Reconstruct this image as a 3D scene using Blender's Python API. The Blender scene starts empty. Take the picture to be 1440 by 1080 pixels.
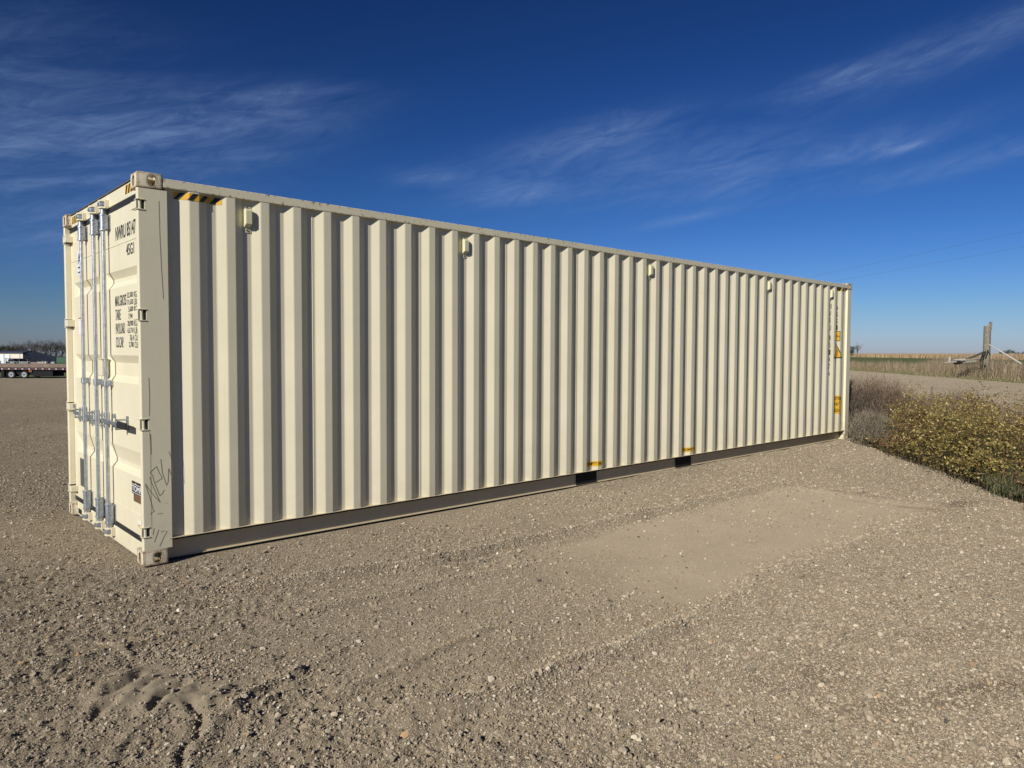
import bpy, bmesh, math, random
import numpy as np
from mathutils import Vector, Matrix
random.seed(7); rng = np.random.default_rng(11)
S = bpy.context.scene
R = math.radians
# ------------------------------------------------------------------ camera, sky, sun
CAM = np.array([-1.57349, -5.73478, 1.59632]); YAW, PITCH, ROLL, FPX = .829912, -.0432375, .00449464, 1022.468
def cam_axes():
    f = np.array([math.cos(PITCH)*math.cos(YAW), math.cos(PITCH)*math.sin(YAW), math.sin(PITCH)])
    r = np.array([math.sin(YAW), -math.cos(YAW), 0]); u = np.cross(r, f)
    return math.cos(ROLL)*r+math.sin(ROLL)*u, -math.sin(ROLL)*r+math.cos(ROLL)*u, f
cr, cu, cf = cam_axes()
cd = bpy.data.cameras.new('camera'); cam = bpy.data.objects.new('camera', cd); S.collection.objects.link(cam)
cam.matrix_world = Matrix(((cr[0], cu[0], -cf[0], CAM[0]), (cr[1], cu[1], -cf[1], CAM[1]), (cr[2], cu[2], -cf[2], CAM[2]), (0, 0, 0, 1)))
cd.sensor_width = 36; cd.lens = FPX/1440*36; cd.clip_end = 20000; cd.clip_start = .05
S.camera = cam
SUN_AZ, SUN_EL = 18.3, 26.5           # the sun stands behind the camera to the left: direction (-cos az, -sin az)
S.view_settings.view_transform = 'Standard'; S.view_settings.look = 'None'; S.view_settings.gamma = 1
S.view_settings.exposure = 0.0
sd = bpy.data.lights.new('sun', 'SUN'); sd.energy = 4.7; sd.angle = R(.53); sd.color = (1, .955, .86)
sun = bpy.data.objects.new('sun', sd); S.collection.objects.link(sun)
sv = Vector((-math.cos(R(SUN_EL))*math.cos(R(SUN_AZ)), -math.cos(R(SUN_EL))*math.sin(R(SUN_AZ)), math.sin(R(SUN_EL))))
sun.rotation_euler = sv.to_track_quat('Z', 'Y').to_euler()

def N(nt, typ, **kw):
    n = nt.nodes.new(typ)
    for k, v in kw.items():
        if k == 'ins':
            for a, b in v.items(): n.inputs[a].default_value = b
        else: setattr(n, k, v)
    return n
def L(nt, a, b): nt.links.new(a, b)
def mathn(nt, op, a, b=None, c=None, clamp=False):
    n = nt.nodes.new('ShaderNodeMath'); n.operation = op; n.use_clamp = clamp
    for i, v in enumerate((a, b, c)):
        if v is None: continue
        if isinstance(v, (int, float)): n.inputs[i].default_value = v
        else: L(nt, v, n.inputs[i])
    return n.outputs[0]
def mixc(nt, f, a, b, mode='MIX'):
    n = nt.nodes.new('ShaderNodeMix'); n.data_type = 'RGBA'; n.blend_type = mode
    for i, v in ((0, f), (6, a), (7, b)):
        if isinstance(v, (int, float)): n.inputs[i].default_value = v
        elif isinstance(v, tuple): n.inputs[i].default_value = (*v, 1) if len(v) == 3 else v
        else: L(nt, v, n.inputs[i])
    return n.outputs[2]
def ramp(nt, src, pts):
    n = nt.nodes.new('ShaderNodeValToRGB'); L(nt, src, n.inputs[0]); e = n.color_ramp.elements
    while len(e) < len(pts): e.new(.5)
    for i, (p, c) in enumerate(pts):
        e[i].position = p; e[i].color = (c, c, c, 1) if isinstance(c, (int, float)) else (*c, 1)
    return n.outputs[0]

W = bpy.data.worlds.new('World'); S.world = W; W.use_nodes = True
nt = W.node_tree; nt.nodes.clear()
out = N(nt, 'ShaderNodeOutputWorld'); bg = N(nt, 'ShaderNodeBackground'); bg.inputs[1].default_value = .085
sky = N(nt, 'ShaderNodeTexSky', sky_type='NISHITA', sun_disc=False, sun_elevation=R(SUN_EL), altitude=300,
        air_density=1.0, dust_density=.25, ozone_density=3.2)
sky.sun_rotation = math.atan2(sv.x, sv.y)
tc = N(nt, 'ShaderNodeTexCoord'); sx = N(nt, 'ShaderNodeSeparateXYZ'); L(nt, tc.outputs['Generated'], sx.inputs[0])
az = mathn(nt, 'ARCTAN2', sx.outputs[1], sx.outputs[0]); el = mathn(nt, 'ARCSINE', sx.outputs[2])
def streak(rot, su, sv_, seed, detail=6, rough=.62, dist=.6):
    c, s = math.cos(rot), math.sin(rot)
    u = mathn(nt, 'ADD', mathn(nt, 'MULTIPLY', az, -c*su), mathn(nt, 'MULTIPLY', el, s*su))
    v = mathn(nt, 'ADD', mathn(nt, 'MULTIPLY', az, s*sv_), mathn(nt, 'MULTIPLY', el, c*sv_))
    cx = N(nt, 'ShaderNodeCombineXYZ'); L(nt, u, cx.inputs[0]); L(nt, v, cx.inputs[1]); cx.inputs[2].default_value = seed
    t = N(nt, 'ShaderNodeTexNoise', ins={'Scale': 1.0, 'Detail': detail, 'Roughness': rough, 'Distortion': dist}); L(nt, cx.outputs[0], t.inputs['Vector'])
    return t.outputs[0]
def dirblob(a0, e0, wa, we, rot=0.0):
    c, s = math.cos(rot), math.sin(rot)
    da = mathn(nt, 'MULTIPLY', mathn(nt, 'SUBTRACT', az, R(a0)), -1.0); de = mathn(nt, 'SUBTRACT', el, R(e0))
    u = mathn(nt, 'DIVIDE', mathn(nt, 'ADD', mathn(nt, 'MULTIPLY', da, c), mathn(nt, 'MULTIPLY', de, s)), R(wa))
    v = mathn(nt, 'DIVIDE', mathn(nt, 'SUBTRACT', mathn(nt, 'MULTIPLY', de, c), mathn(nt, 'MULTIPLY', da, s)), R(we))
    q = mathn(nt, 'ADD', mathn(nt, 'MULTIPLY', u, u), mathn(nt, 'MULTIPLY', v, v))
    return mathn(nt, 'POWER', 2.718, mathn(nt, 'MULTIPLY', q, -1.0))
CLOUDS = [  # azimuth, elevation, half widths, tilt, strength: the long thin banks of cirrus
    (80, 12, 11, 4.5, .1, .62), (73, 14.6, 9, 2.2, .15, .60), (65.8, 17.5, 6, 1.4, .1, .5), (79, 8.0, 9, 1.6, .05, .45), (60.5, 19, 4, .7, 0, .2), (84, 19, 9, 3, .05, .3), (100, 12, 12, 4, .1, .5),
    (41, 16.3, 7, 1.1, .18, .72), (54, 13.2, 3, .7, .02, .55), (47.5, 12.2, 6, .8, .05, .6), (39, 13.8, 11, 2.2, .1, .42), (32, 14.2, 7, 1.6, .1, .40), (25, 13.4, 9, 1.0, .18, .58),
    (23.8, 18.7, 4.5, .9, .22, .75), (17.7, 19.2, 4.5, 1.2, .25, .5), (13.5, 20.3, 4, 1.2, .25, .45), (19.6, 13.9, 1.6, .28, .12, .8), (15.5, 12.8, 6, .8, .15, .55), (34.5, 10.1, 3.2, .32, .17, .65), (24, 11.6, 7, .6, .12, .36), (-10, 16, 12, 2, .1, .4)]
acc = None
for a0, e0, wa, we, rt, st in CLOUDS:
    b = mathn(nt, 'MULTIPLY', dirblob(a0, e0, wa, we, rt), st)
    acc = b if acc is None else mathn(nt, 'ADD', acc, b)
n1 = ramp(nt, streak(.16, 5, 26, 1.3), [(.26, 0.0), (.74, 1.0)])
n2 = ramp(nt, streak(.30, 14, 52, 7.7, 8, .68, 1.2), [(.30, .22), (.72, 1.0)])
cm = mathn(nt, 'MULTIPLY', mathn(nt, 'MULTIPLY', n1, n2), mathn(nt, 'MULTIPLY', acc, .78), clamp=True)
tint = mixc(nt, 1.0, sky.outputs[0], (.62, .86, 1.14), 'MULTIPLY')
gm = N(nt, 'ShaderNodeGamma'); gm.inputs[1].default_value = 1.7; L(nt, tint, gm.inputs[0])
low = ramp(nt, mathn(nt, 'DIVIDE', el, R(14)), [(0.0, (1.35, 1.02, 1.45)), (.22, (1.33, 1.0, 1.08)), (.9, (1, 1, 1))])
tint = mixc(nt, 1.0, gm.outputs[0], mixc(nt, 1.0, low, (.172, .158, .142), 'MULTIPLY'), 'MULTIPLY')
skyc = mixc(nt, cm, tint, (3.0, 4.3, 7.2))
L(nt, skyc, bg.inputs[0]); L(nt, bg.outputs[0], out.inputs[0])

# ------------------------------------------------------------------ helpers
def link(o, parent=None):
    S.collection.objects.link(o)
    if parent: o.parent = parent
    return o
def tag(o, label=None, cat=None, group=None, kind=None):
    if label: o['label'] = label
    if cat: o['category'] = cat
    if group: o['group'] = group
    if kind: o['kind'] = kind
    return o
def thing(name, label, cat, loc=(0, 0, 0), rz=0, group=None):
    o = bpy.data.objects.new(name, None); o.location = loc; o.rotation_euler = (0, 0, rz); o.empty_display_size = .2
    return tag(link(o), label, cat, group)
def mesh_np(name, V, F, mat, col=None, parent=None, smooth=False):
    V = np.asarray(V, np.float32); F = np.asarray(F, np.int32); k = F.shape[1]
    me = bpy.data.meshes.new(name); me.vertices.add(len(V)); me.vertices.foreach_set('co', V.ravel())
    me.loops.add(F.size); me.loops.foreach_set('vertex_index', F.ravel())
    me.polygons.add(len(F)); me.polygons.foreach_set('loop_start', np.arange(0, F.size, k, dtype=np.int32))
    try: me.polygons.foreach_set('loop_total', np.full(len(F), k, np.int32))
    except Exception: pass
    me.update(calc_edges=True)
    if col is not None:
        a = me.color_attributes.new('col', 'FLOAT_COLOR', 'POINT'); c = np.ones((len(V), 4), np.float32); c[:, :col.shape[1]] = col
        a.data.foreach_set('color', c.ravel())
    me.polygons.foreach_set('use_smooth', np.full(len(F), smooth))
    me.materials.append(mat)
    return link(bpy.data.objects.new(name, me), parent)
class MB:
    def __init__(s): s.v = []; s.f = []
    def add(s, V, F):
        b = len(s.v); s.v += [tuple(map(float, p)) for p in V]; s.f += [tuple(b+i for i in q) for q in F]; return s
    def box(s, a, b):
        x0, y0, z0 = a; x1, y1, z1 = b
        return s.add([(x0,y0,z0),(x1,y0,z0),(x1,y1,z0),(x0,y1,z0),(x0,y0,z1),(x1,y0,z1),(x1,y1,z1),(x0,y1,z1)],
                     [(0,3,2,1),(4,5,6,7),(0,1,5,4),(1,2,6,5),(2,3,7,6),(3,0,4,7)])
    def tube(s, pts, rad, n=10, cap=True):
        pts = [Vector(p) for p in pts]; m = len(pts)
        if isinstance(rad, (int, float)): rad = [rad]*m
        V = []; 
        for i, p in enumerate(pts):
            d = (pts[min(i+1, m-1)]-pts[max(i-1, 0)]).normalized()
            a = d.cross(Vector((0, 0, 1)) if abs(d.z) < .9 else Vector((1, 0, 0))).normalized(); b = d.cross(a)
            for k in range(n):
                t = 2*math.pi*k/n; V.append(p+(a*math.cos(t)+b*math.sin(t))*rad[i])
        F = [(i*n+k, (i+1)*n+k, (i+1)*n+(k+1) % n, i*n+(k+1) % n) for i in range(m-1) for k in range(n)]
        if cap: F += [tuple(range(n)), tuple((m-1)*n+k for k in range(n-1, -1, -1))]
        return s.add(V, F)
    def prism(s, poly, ax, a, b):
        n = len(poly)
        def mk(p, t):
            q = list(p); q.insert(ax, t); return q
        V = [mk(p, a) for p in poly]+[mk(p, b) for p in poly]
        return s.add(V, [tuple(range(n)), tuple(range(2*n-1, n-1, -1))]+[(i, i+n, (i+1) % n+n, (i+1) % n) for i in range(n)])
    def build(s, name, mat, parent=None, bevel=0, smooth=False, seg=2):
        me = bpy.data.meshes.new(name); me.from_pydata(s.v, [], s.f)
        bm = bmesh.new(); bm.from_mesh(me); bmesh.ops.recalc_face_normals(bm, faces=bm.faces)
        if bevel:
            ed = [e for e in bm.edges if len(e.link_faces) == 2 and e.calc_face_angle(0) > .5]
            bmesh.ops.bevel(bm, geom=ed, offset=bevel, segments=seg, affect='EDGES', profile=.5, clamp_overlap=True)
        bm.to_mesh(me); bm.free()
        if smooth:
            for p in me.polygons: p.use_smooth = True
            me.set_sharp_from_angle(angle=R(40))
        me.materials.append(mat); return link(bpy.data.objects.new(name, me), parent)
def boolean(base, cutters):
    for c in cutters:
        m = base.modifiers.new('b', 'BOOLEAN'); m.object = c; m.operation = 'DIFFERENCE'; m.solver = 'EXACT'
    dg = bpy.context.evaluated_depsgraph_get(); me = bpy.data.meshes.new_from_object(base.evaluated_get(dg))
    base.modifiers.clear(); base.data = me
    for c in cutters: bpy.data.objects.remove(c)
    return base
def sstep(a, b, x):
    t = np.clip((x-a)/(b-a), 0, 1); return t*t*(3-2*t)
def hash2(ix, iy, seed):
    h = (ix.astype(np.int64)*374761393+iy.astype(np.int64)*668265263+seed*1442695041) & 0xFFFFFFFF
    h = ((h ^ (h >> 13))*1274126177) & 0xFFFFFFFF; h = h ^ (h >> 16)
    return (h & 0xFFFFFF)/float(0xFFFFFF)
def vnoise(x, y, seed=0):
    ix = np.floor(x); iy = np.floor(y); fx = x-ix; fy = y-iy; fx = fx*fx*(3-2*fx); fy = fy*fy*(3-2*fy)
    a = hash2(ix, iy, seed); b = hash2(ix+1, iy, seed); c = hash2(ix, iy+1, seed); d = hash2(ix+1, iy+1, seed)
    return (a*(1-fx)+b*fx)*(1-fy)+(c*(1-fx)+d*fx)*fy*1.0
def fbm(x, y, scale, oct=3, seed=0):
    s = 0; a = .5; t = 0
    for o in range(oct):
        s = s+a*(vnoise(x/scale+o*17.3, y/scale-o*9.1, seed+o)-.5); t += a; a *= .5; scale *= .47
    return s/t

# ------------------------------------------------------------------ materials
def M(name, col=(.5, .5, .5), rough=.6, metal=0, spec=.5, bump=0, bscale=80, vary=0, vscale=3, coat=0):
    m = bpy.data.materials.new(name); m.use_nodes = True; nt = m.node_tree; p = nt.nodes['Principled BSDF']
    p.inputs['Base Color'].default_value = (*col, 1); p.inputs['Roughness'].default_value = rough; p.inputs['Metallic'].default_value = metal
    p.inputs['Specular IOR Level'].default_value = spec; p.inputs['Coat Weight'].default_value = coat
    g = N(nt, 'ShaderNodeNewGeometry')
    if vary:
        t = N(nt, 'ShaderNodeTexNoise', ins={'Scale': vscale, 'Detail': 5, 'Roughness': .6}); L(nt, g.outputs['Position'], t.inputs['Vector'])
        f = ramp(nt, t.outputs[0], [(.3, 1-vary), (.7, 1+vary*.3)])
        L(nt, mixc(nt, 1.0, col, f, 'MULTIPLY'), p.inputs['Base Color'])
    if bump:
        t = N(nt, 'ShaderNodeTexNoise', ins={'Scale': bscale, 'Detail': 4}); L(nt, g.outputs['Position'], t.inputs['Vector'])
        b = N(nt, 'ShaderNodeBump', ins={'Strength': bump, 'Distance': .004}); L(nt, t.outputs[0], b.inputs['Height']); L(nt, b.outputs[0], p.inputs['Normal'])
    return m
def attr_mat(name, rough=.9, transl=0, spec=.3, drough=0.0):
    m = bpy.data.materials.new(name); m.use_nodes = True; nt = m.node_tree; p = nt.nodes['Principled BSDF']
    a = N(nt, 'ShaderNodeAttribute', attribute_name='col'); L(nt, a.outputs[0], p.inputs['Base Color'])
    p.inputs['Roughness'].default_value = rough; p.inputs['Specular IOR Level'].default_value = spec; p.inputs['Diffuse Roughness'].default_value = drough
    if transl:
        tr = N(nt, 'ShaderNodeBsdfTranslucent'); L(nt, a.outputs[0], tr.inputs[0]); mx = N(nt, 'ShaderNodeMixShader', ins={0: transl})
        L(nt, p.outputs[0], mx.inputs[1]); L(nt, tr.outputs[0], mx.inputs[2]); L(nt, mx.outputs[0], nt.nodes['Material Output'].inputs[0])
    return m
CREAM = (.755, .69, .50)
def paint(name, rust=0.0, streaks=.5, scuff=.12, base=CREAM):
    """glossy marine paint: faint sheet waviness, dust towards the bottom, scattered scuffs, rust on worn edges"""
    m = bpy.data.materials.new(name); m.use_nodes = True; nt = m.node_tree; p = nt.nodes['Principled BSDF']
    g = N(nt, 'ShaderNodeNewGeometry'); sp = N(nt, 'ShaderNodeSeparateXYZ'); L(nt, g.outputs['Position'], sp.inputs[0])
    n1 = N(nt, 'ShaderNodeTexNoise', ins={'Scale': 1.7, 'Detail': 6, 'Roughness': .6}); L(nt, g.outputs['Position'], n1.inputs['Vector'])
    mp = N(nt, 'ShaderNodeMapping'); mp.inputs['Scale'].default_value = (38, 38, 1.1); L(nt, g.outputs['Position'], mp.inputs[0])
    n2 = N(nt, 'ShaderNodeTexNoise', ins={'Scale': 1.0, 'Detail': 5, 'Roughness': .65}); L(nt, mp.outputs[0], n2.inputs['Vector'])
    c = mixc(nt, 1.0, base, ramp(nt, n1.outputs[0], [(.3, .94), (.7, 1.03)]), 'MULTIPLY')
    c = mixc(nt, mathn(nt, 'MULTIPLY', ramp(nt, n2.outputs[0], [(.5, 0.0), (.8, 1.0)]), .16*streaks), c, (.42, .37, .27))
    # road dust lifted by rain: real dirt low on the sides
    dz = N(nt, 'ShaderNodeMapRange', ins={'From Min': .05, 'From Max': .75, 'To Min': .26, 'To Max': .0}); L(nt, sp.outputs[2], dz.inputs[0])
    n3 = N(nt, 'ShaderNodeTexNoise', ins={'Scale': 9, 'Detail': 6, 'Roughness': .7}); L(nt, g.outputs['Position'], n3.inputs['Vector'])
    c = mixc(nt, mathn(nt, 'MULTIPLY', dz.outputs[0], ramp(nt, n3.outputs[0], [(.35, .2), (.7, 1.0)])), c, (.36, .31, .23))
    n4 = N(nt, 'ShaderNodeTexNoise', ins={'Scale': 55, 'Detail': 3, 'Roughness': .5}); L(nt, g.outputs['Position'], n4.inputs['Vector'])
    c = mixc(nt, mathn(nt, 'MULTIPLY', ramp(nt, n4.outputs[0], [(.70, 0.0), (.76, 1.0)]), scuff*2), c, (.3, .25, .18))
    if rust:
        bv = N(nt, 'ShaderNodeBevel', samples=4, ins={'Radius': .026}); d = N(nt, 'ShaderNodeVectorMath', operation='DOT_PRODUCT')
        L(nt, bv.outputs[0], d.inputs[0]); L(nt, g.outputs['True Normal'], d.inputs[1])
        edge = ramp(nt, d.outputs['Value'], [(.90, 1.0), (.995, 0.0)])
        n5 = N(nt, 'ShaderNodeTexNoise', ins={'Scale': 30, 'Detail': 6, 'Roughness': .7}); L(nt, g.outputs['Position'], n5.inputs['Vector'])
        f = mathn(nt, 'ADD', mathn(nt, 'MULTIPLY', edge, .28*rust), mathn(nt, 'MULTIPLY', n5.outputs[0], 1.0))
        f = ramp(nt, f, [(.615, 0.0), (.65, 1.0)])
        n6 = N(nt, 'ShaderNodeTexNoise', ins={'Scale': 110, 'Detail': 3}); L(nt, g.outputs['Position'], n6.inputs['Vector'])
        rc = mixc(nt, n6.outputs[0], (.05, .018, .01), (.24, .075, .03))
        c = mixc(nt, f, c, rc)
    L(nt, c, p.inputs['Base Color']); p.inputs['Roughness'].default_value = .42; p.inputs['Specular IOR Level'].default_value = .35
    mw = N(nt, 'ShaderNodeTexNoise', ins={'Scale': 2.2, 'Detail': 1}); L(nt, g.outputs['Position'], mw.inputs['Vector'])
    mo = N(nt, 'ShaderNodeTexNoise', ins={'Scale': 420, 'Detail': 2}); L(nt, g.outputs['Position'], mo.inputs['Vector'])
    b1 = N(nt, 'ShaderNodeBump', ins={'Strength': .05, 'Distance': .02}); L(nt, mw.outputs[0], b1.inputs['Height'])
    b2 = N(nt, 'ShaderNodeBump', ins={'Strength': .04, 'Distance': .001}); L(nt, mo.outputs[0], b2.inputs['Height']); L(nt, b1.outputs[0], b2.inputs['Normal'])
    L(nt, b2.outputs[0], p.inputs['Normal'])
    return m
M_PAINT = paint('cream_paint'); M_CAST = paint('cream_paint_rusty', rust=1.7, scuff=.3); M_RAIL = paint('cream_paint_rail', rust=.35, streaks=.8)
M_SILLC = paint('cream_paint_dusty_shaded', streaks=1.0, scuff=.3, base=(.72, .61, .40))  # browner base paints shade onto the rail web; streaks and scuffs are dirt
M_BLACK = M('black_rubber', (.018, .018, .02), .6); M_HOLE = M('hole_shade_and_black', (.012, .011, .010), .8)  # near-black paints the shade inside openings; own colour of the black props
M_GALV = M('galvanised_steel', (.50, .53, .56), .38, metal=.75, bump=.3, bscale=160, vary=.3, vscale=25)
M_INK2 = M('faded_lettering', (.10, .10, .10), .6); M_INK = M('black_lettering', (.02, .02, .03), .5); M_WHITE = M('white_sticker', (.8, .8, .8), .4)
M_YEL = M('yellow_sticker', (.80, .46, .03), .4); M_REDS = M('red_print', (.5, .03, .03), .4); M_NAVYINK = M('navy_print', (.02, .04, .14), .4)
M_PENCIL = M('grease_pencil', (.26, .215, .16), .8); M_ORANGE = M('orange_print', (.8, .25, .03), .5); M_BRONZE = M('brown_print', (.16, .09, .05), .5)
M_SEAM = M('sealant_crack', (.12, .10, .08), .9); M_RUST = M('rust_stain', (.25, .10, .04), .9)

# ------------------------------------------------------------------ terrain height and ground zones
def s_road(x, y): return .640*(x-46)-.768*(y-4.7)          # distance across the road (0 = far edge)
def t_road(x, y): return .768*(x-46)+.640*(y-4.7)
def seg_d(x, y, P):
    best = np.full(np.shape(x), 1e9)
    for (ax, ay), (bx, by) in zip(P[:-1], P[1:]):
        dx, dy = bx-ax, by-ay; t = np.clip(((x-ax)*dx+(y-ay)*dy)/(dx*dx+dy*dy), 0, 1)
        best = np.minimum(best, np.hypot(x-ax-t*dx, y-ay-t*dy))
    return best
def gp(zx, zy):      # a mark on the yard read off a survey sketch of the scuffed corner
    d = cf+cr*(zx/3-720)/FPX+cu*(540-780-zy/3)/FPX; k = -CAM[2]/d[2]; return (float(CAM[0]+d[0]*k), float(CAM[1]+d[1]*k))
GROOVES = [([gp(*q) for q in P], w, a) for P, w, a in (
    ([(455, 618), (500, 596), (560, 560), (592, 533)], .015, -.024), ([(590, 608), (636, 574), (700, 542), (778, 518)], .016, -.030), ([(640, 672), (668, 632), (720, 600), (770, 578)], .017, -.034),
    ([(395, 698), (428, 664), (465, 650)], .020, -.032), ([(500, 715), (560, 690), (640, 700)], .016, -.018), ([(765, 900), (775, 805), (832, 772), (852, 690), (800, 648)], .017, -.030), ([(505, 890), (520, 840), (548, 790)], .016, -.026),
    ([(300, 366), (400, 366), (480, 380), (560, 430)], .018, .016), ([(985, 668), (1060, 602), (1150, 552), (1262, 508)], .022, .015), ([(1040, 790), (1060, 700), (1150, 610)], .018, .014), ([(880, 640), (960, 590)], .02, .02),
    ([(420, 600), (520, 545), (600, 500), (700, 490)], .03, .022), ([(530, 640), (620, 590), (700, 560)], .024, .018), ([(610, 680), (650, 640)], .02, .012), ([(200, 500), (300, 440), (420, 400)], .02, .012), ([(0, 560), (120, 490)], .02, .012))]
RA = [(-2.0, -.35), (-.01, -.77), (.8, -1.05), (1.65, -1.26), (3.2, -1.29), (5.0, -1.33), (6.9, -1.42)]
RB = [(-.1, -2.95), (.16, -3.1), (.6, -3.28), (1.1, -3.25), (1.9, -3.35), (3.27, -3.17), (4.8, -3.2), (6.33, -3.27)]
RC = [(-1.3, -1.55), (-.2, -1.5), (.9, -1.72), (2.2, -1.85)]
RD = [(-.66, -2.86), (-.40, -2.62), (-.1, -2.45), (.35, -2.3)]
RE = [(-.95, -2.95), (-.75, -2.5), (-.45, -2.3)]
RF = [(.0, -2.75), (.5, -2.7), (1.1, -2.6)]
EF = [(6.75, -1.55), (6.95, -2.4), (6.85, -3.2)]
def pad_mask(x, y):
    w = fbm(x, y, .6, 3, 5)*.5
    return sstep(-3.25, -2.95, y+w*.6)*(1-sstep(-1.65, -1.4, y+w*.4))*sstep(1.2, 3.4, x+w*2)*(1-sstep(6.7, 6.95, x+w*.3))
def ground_h(x, y):
    az = np.arctan2(y-CAM[1], x-CAM[0]); w = sstep(R(30), R(62), az); d = np.hypot(x-CAM[0], y-CAM[1])
    z = -w*(1.30*sstep(14, 72, d)+1.77*sstep(78, 262, d)+.0068*np.maximum(d-262, 0))
    s = s_road(x, y)
    near = 1-sstep(60, 120, d)
    z = z-near*.42*sstep(-18.3, -16.6, s)*(1-sstep(-14.6, -12.6, s))*(1-sstep(0, 14, y-2))     # ditch behind the bank
    z = z+near*.10*sstep(-12.5, -9, s)*(1-sstep(-2, 1.5, s))+near*.05*fbm(x, y, 3.5, 2, 33)*sstep(3, 8, d)
    z = z+.05*np.exp(-((s+18.6)/.7)**2)*near
    fade = 1-sstep(12, 30, d); fine = 1-sstep(6, 14, d)
    pm = pad_mask(x, y); ro = 1-.82*pm
    far = 1-sstep(-.3, .1, y)*sstep(-.4, .1, x)*(1-sstep(12.1, 12.5, x))*.7
    z = z+fade*ro*(.016*fbm(x, y, .7, 3, 1)+.010*fbm(x, y, .16, 2, 2))*far
    coarse = .5+1.0*sstep(-.12, .15, fbm(x, y, 1.1, 2, 8))
    smooth_ = 1-.85*np.exp(-(((x+.50)/.40)**2+((y+2.20)/.36)**2)**2)
    z = z+smooth_*fine*(ro+.08)*coarse*(.015*fbm(x, y, .06, 2, 3)+.009*fbm(x, y, .024, 1, 4))
    z = z-.012*pm
    j = fbm(x, y, .12, 2, 12)
    wob = 1+.9*fbm(x, y, .35, 2, 21)*2
    g = lambda P, wd, a: a*wob*np.exp(-((seg_d(x, y, P)+j*.03)/wd)**2)
    z = z+g(RA, .055, .036)-g([(p[0], p[1]-.12) for p in RA], .06, .022)+g([(p[0], p[1]-.25) for p in RA], .04, .016)+g(RC, .045, .020)+g(RD, .03, .014)+g(RE, .03, .012)+g(RF, .03, .014)
    z = z+g(RB, .06, .020)+.034*wob*np.exp(-((seg_d(x, y, RB[1:5])+j*.02)/.045)**2)+g(EF, .07, .028)
    z = z-.012*np.exp(-((seg_d(x, y, [(p[0], p[1]-.16) for p in RB[:5]]))/.11)**2)
    # scraped mound of fine dirt with four finger-like furrows, pebbles pushed round it
    mx, my = x+.50, y+2.20; c, s_ = math.cos(R(-38)), math.sin(R(-38))
    u = mx*c+my*s_; v = -mx*s_+my*c
    q = (u/.36)**2+(v/.27)**2
    m = np.exp(-q**2)
    z = z+m*(.036+.02*j+.006*fbm(x, y, .09, 2, 70))
    jj = .016*fbm(x, y, .07, 2, 71)
    near_ = d < 7
    if np.ndim(z) and near_.any():
        xn, yn, jn = x[near_], y[near_], (jj if np.ndim(jj) else jj*np.ones_like(x))[near_]; dz = 0
        for P, w_, a_ in GROOVES: 
            dd = seg_d(xn, yn, P)+jn; k_ = (.6 if a_ < 0 else 1)*a_*(1+.5*fbm(xn, yn, .12, 2, 72)); dz = dz+k_*np.exp(-(dd/w_)**2)
            if a_ < 0: dz = dz-.5*k_*np.exp(-((dd-.045)/.024)**2)
        z = np.array(z); z[near_] += dz
    z = z+.014*np.exp(-((np.sqrt(q)-1.35+.8*j)/.22)**2)*(.4+.6*sstep(-.3, .5, u))
    # container rests on the pad: flatten close to it
    inb = sstep(-.25, -.02, y)*(1-sstep(2.5, 2.8, y))*sstep(-.3, -.02, x)*(1-sstep(12.3, 12.6, x))
    pile = sstep(3.0, 6.5, x)*(1-sstep(.06, .12, y)); z = z*(1-inb)+inb*(-.009+pile*(.026+.035*fbm(x, y, .30, 3, 45)))+inb*(1-inb)*.02*fbm(x, y, .25, 2, 44)
    return z
def zone(x, y):
    """0 gravel, 1 grass verge and meadow, 2 crop field"""
    d = np.hypot(x-CAM[0], y-CAM[1]); az = np.arctan2(y-CAM[1], x-CAM[0]); s = s_road(x, y)
    w = 1.2*fbm(x, y, 6, 3, 40)
    z = np.zeros(np.shape(x), int)
    side = az > R(50)
    z[(s+w > 0) & ~side] = 1
    z[(s+w > 106) & ~side] = 2
    z[(s > -17.9+.25*w) & (s < -13.0) & (t_road(x, y) > -60) & (t_road(x, y) < -14)] = 3
    z[side & (d+w > 95)] = 1
    z[(s > -12.4+.3*w) & (s+w <= 0) & ~side & (d < 600)] = 4
    z[(np.abs(az) > R(110)) & (d > 120)] = 1
    return z

th_f = np.linspace(YAW+R(50), YAW-R(50), 1351); th_c = np.linspace(YAW-R(50), YAW+R(50)-2*math.pi, 170)[1:-1]
TH = np.concatenate([th_f, th_c]); NT = len(TH)
RR = np.concatenate([np.linspace(.05, 1.2, 30)[:-1], np.geomspace(1.2, 6.5, 620)[:-1], np.geomspace(6.5, 20, 210)[:-1], np.geomspace(20, 200, 170)[:-1], np.geomspace(200, 9000, 60)]); NR = len(RR)
rg, tg = np.meshgrid(RR, TH, indexing='ij'); GX = CAM[0]+rg*np.cos(tg); GY = CAM[1]+rg*np.sin(tg); GZ = ground_h(GX, GY)
i0 = (np.arange(NR-1)[:, None]*NT+np.arange(NT)[None, :]); j1 = (np.arange(NT)+1) % NT
i1 = (np.arange(NR-1)[:, None]*NT+j1[None, :])
FQ = np.stack([i0, i1, i1+NT, i0+NT], -1).reshape(-1, 4)
V = np.stack([GX, GY, GZ], -1).reshape(-1, 3)
cxy = V[FQ].mean(1); ZN = zone(cxy[:, 0], cxy[:, 1])

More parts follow.
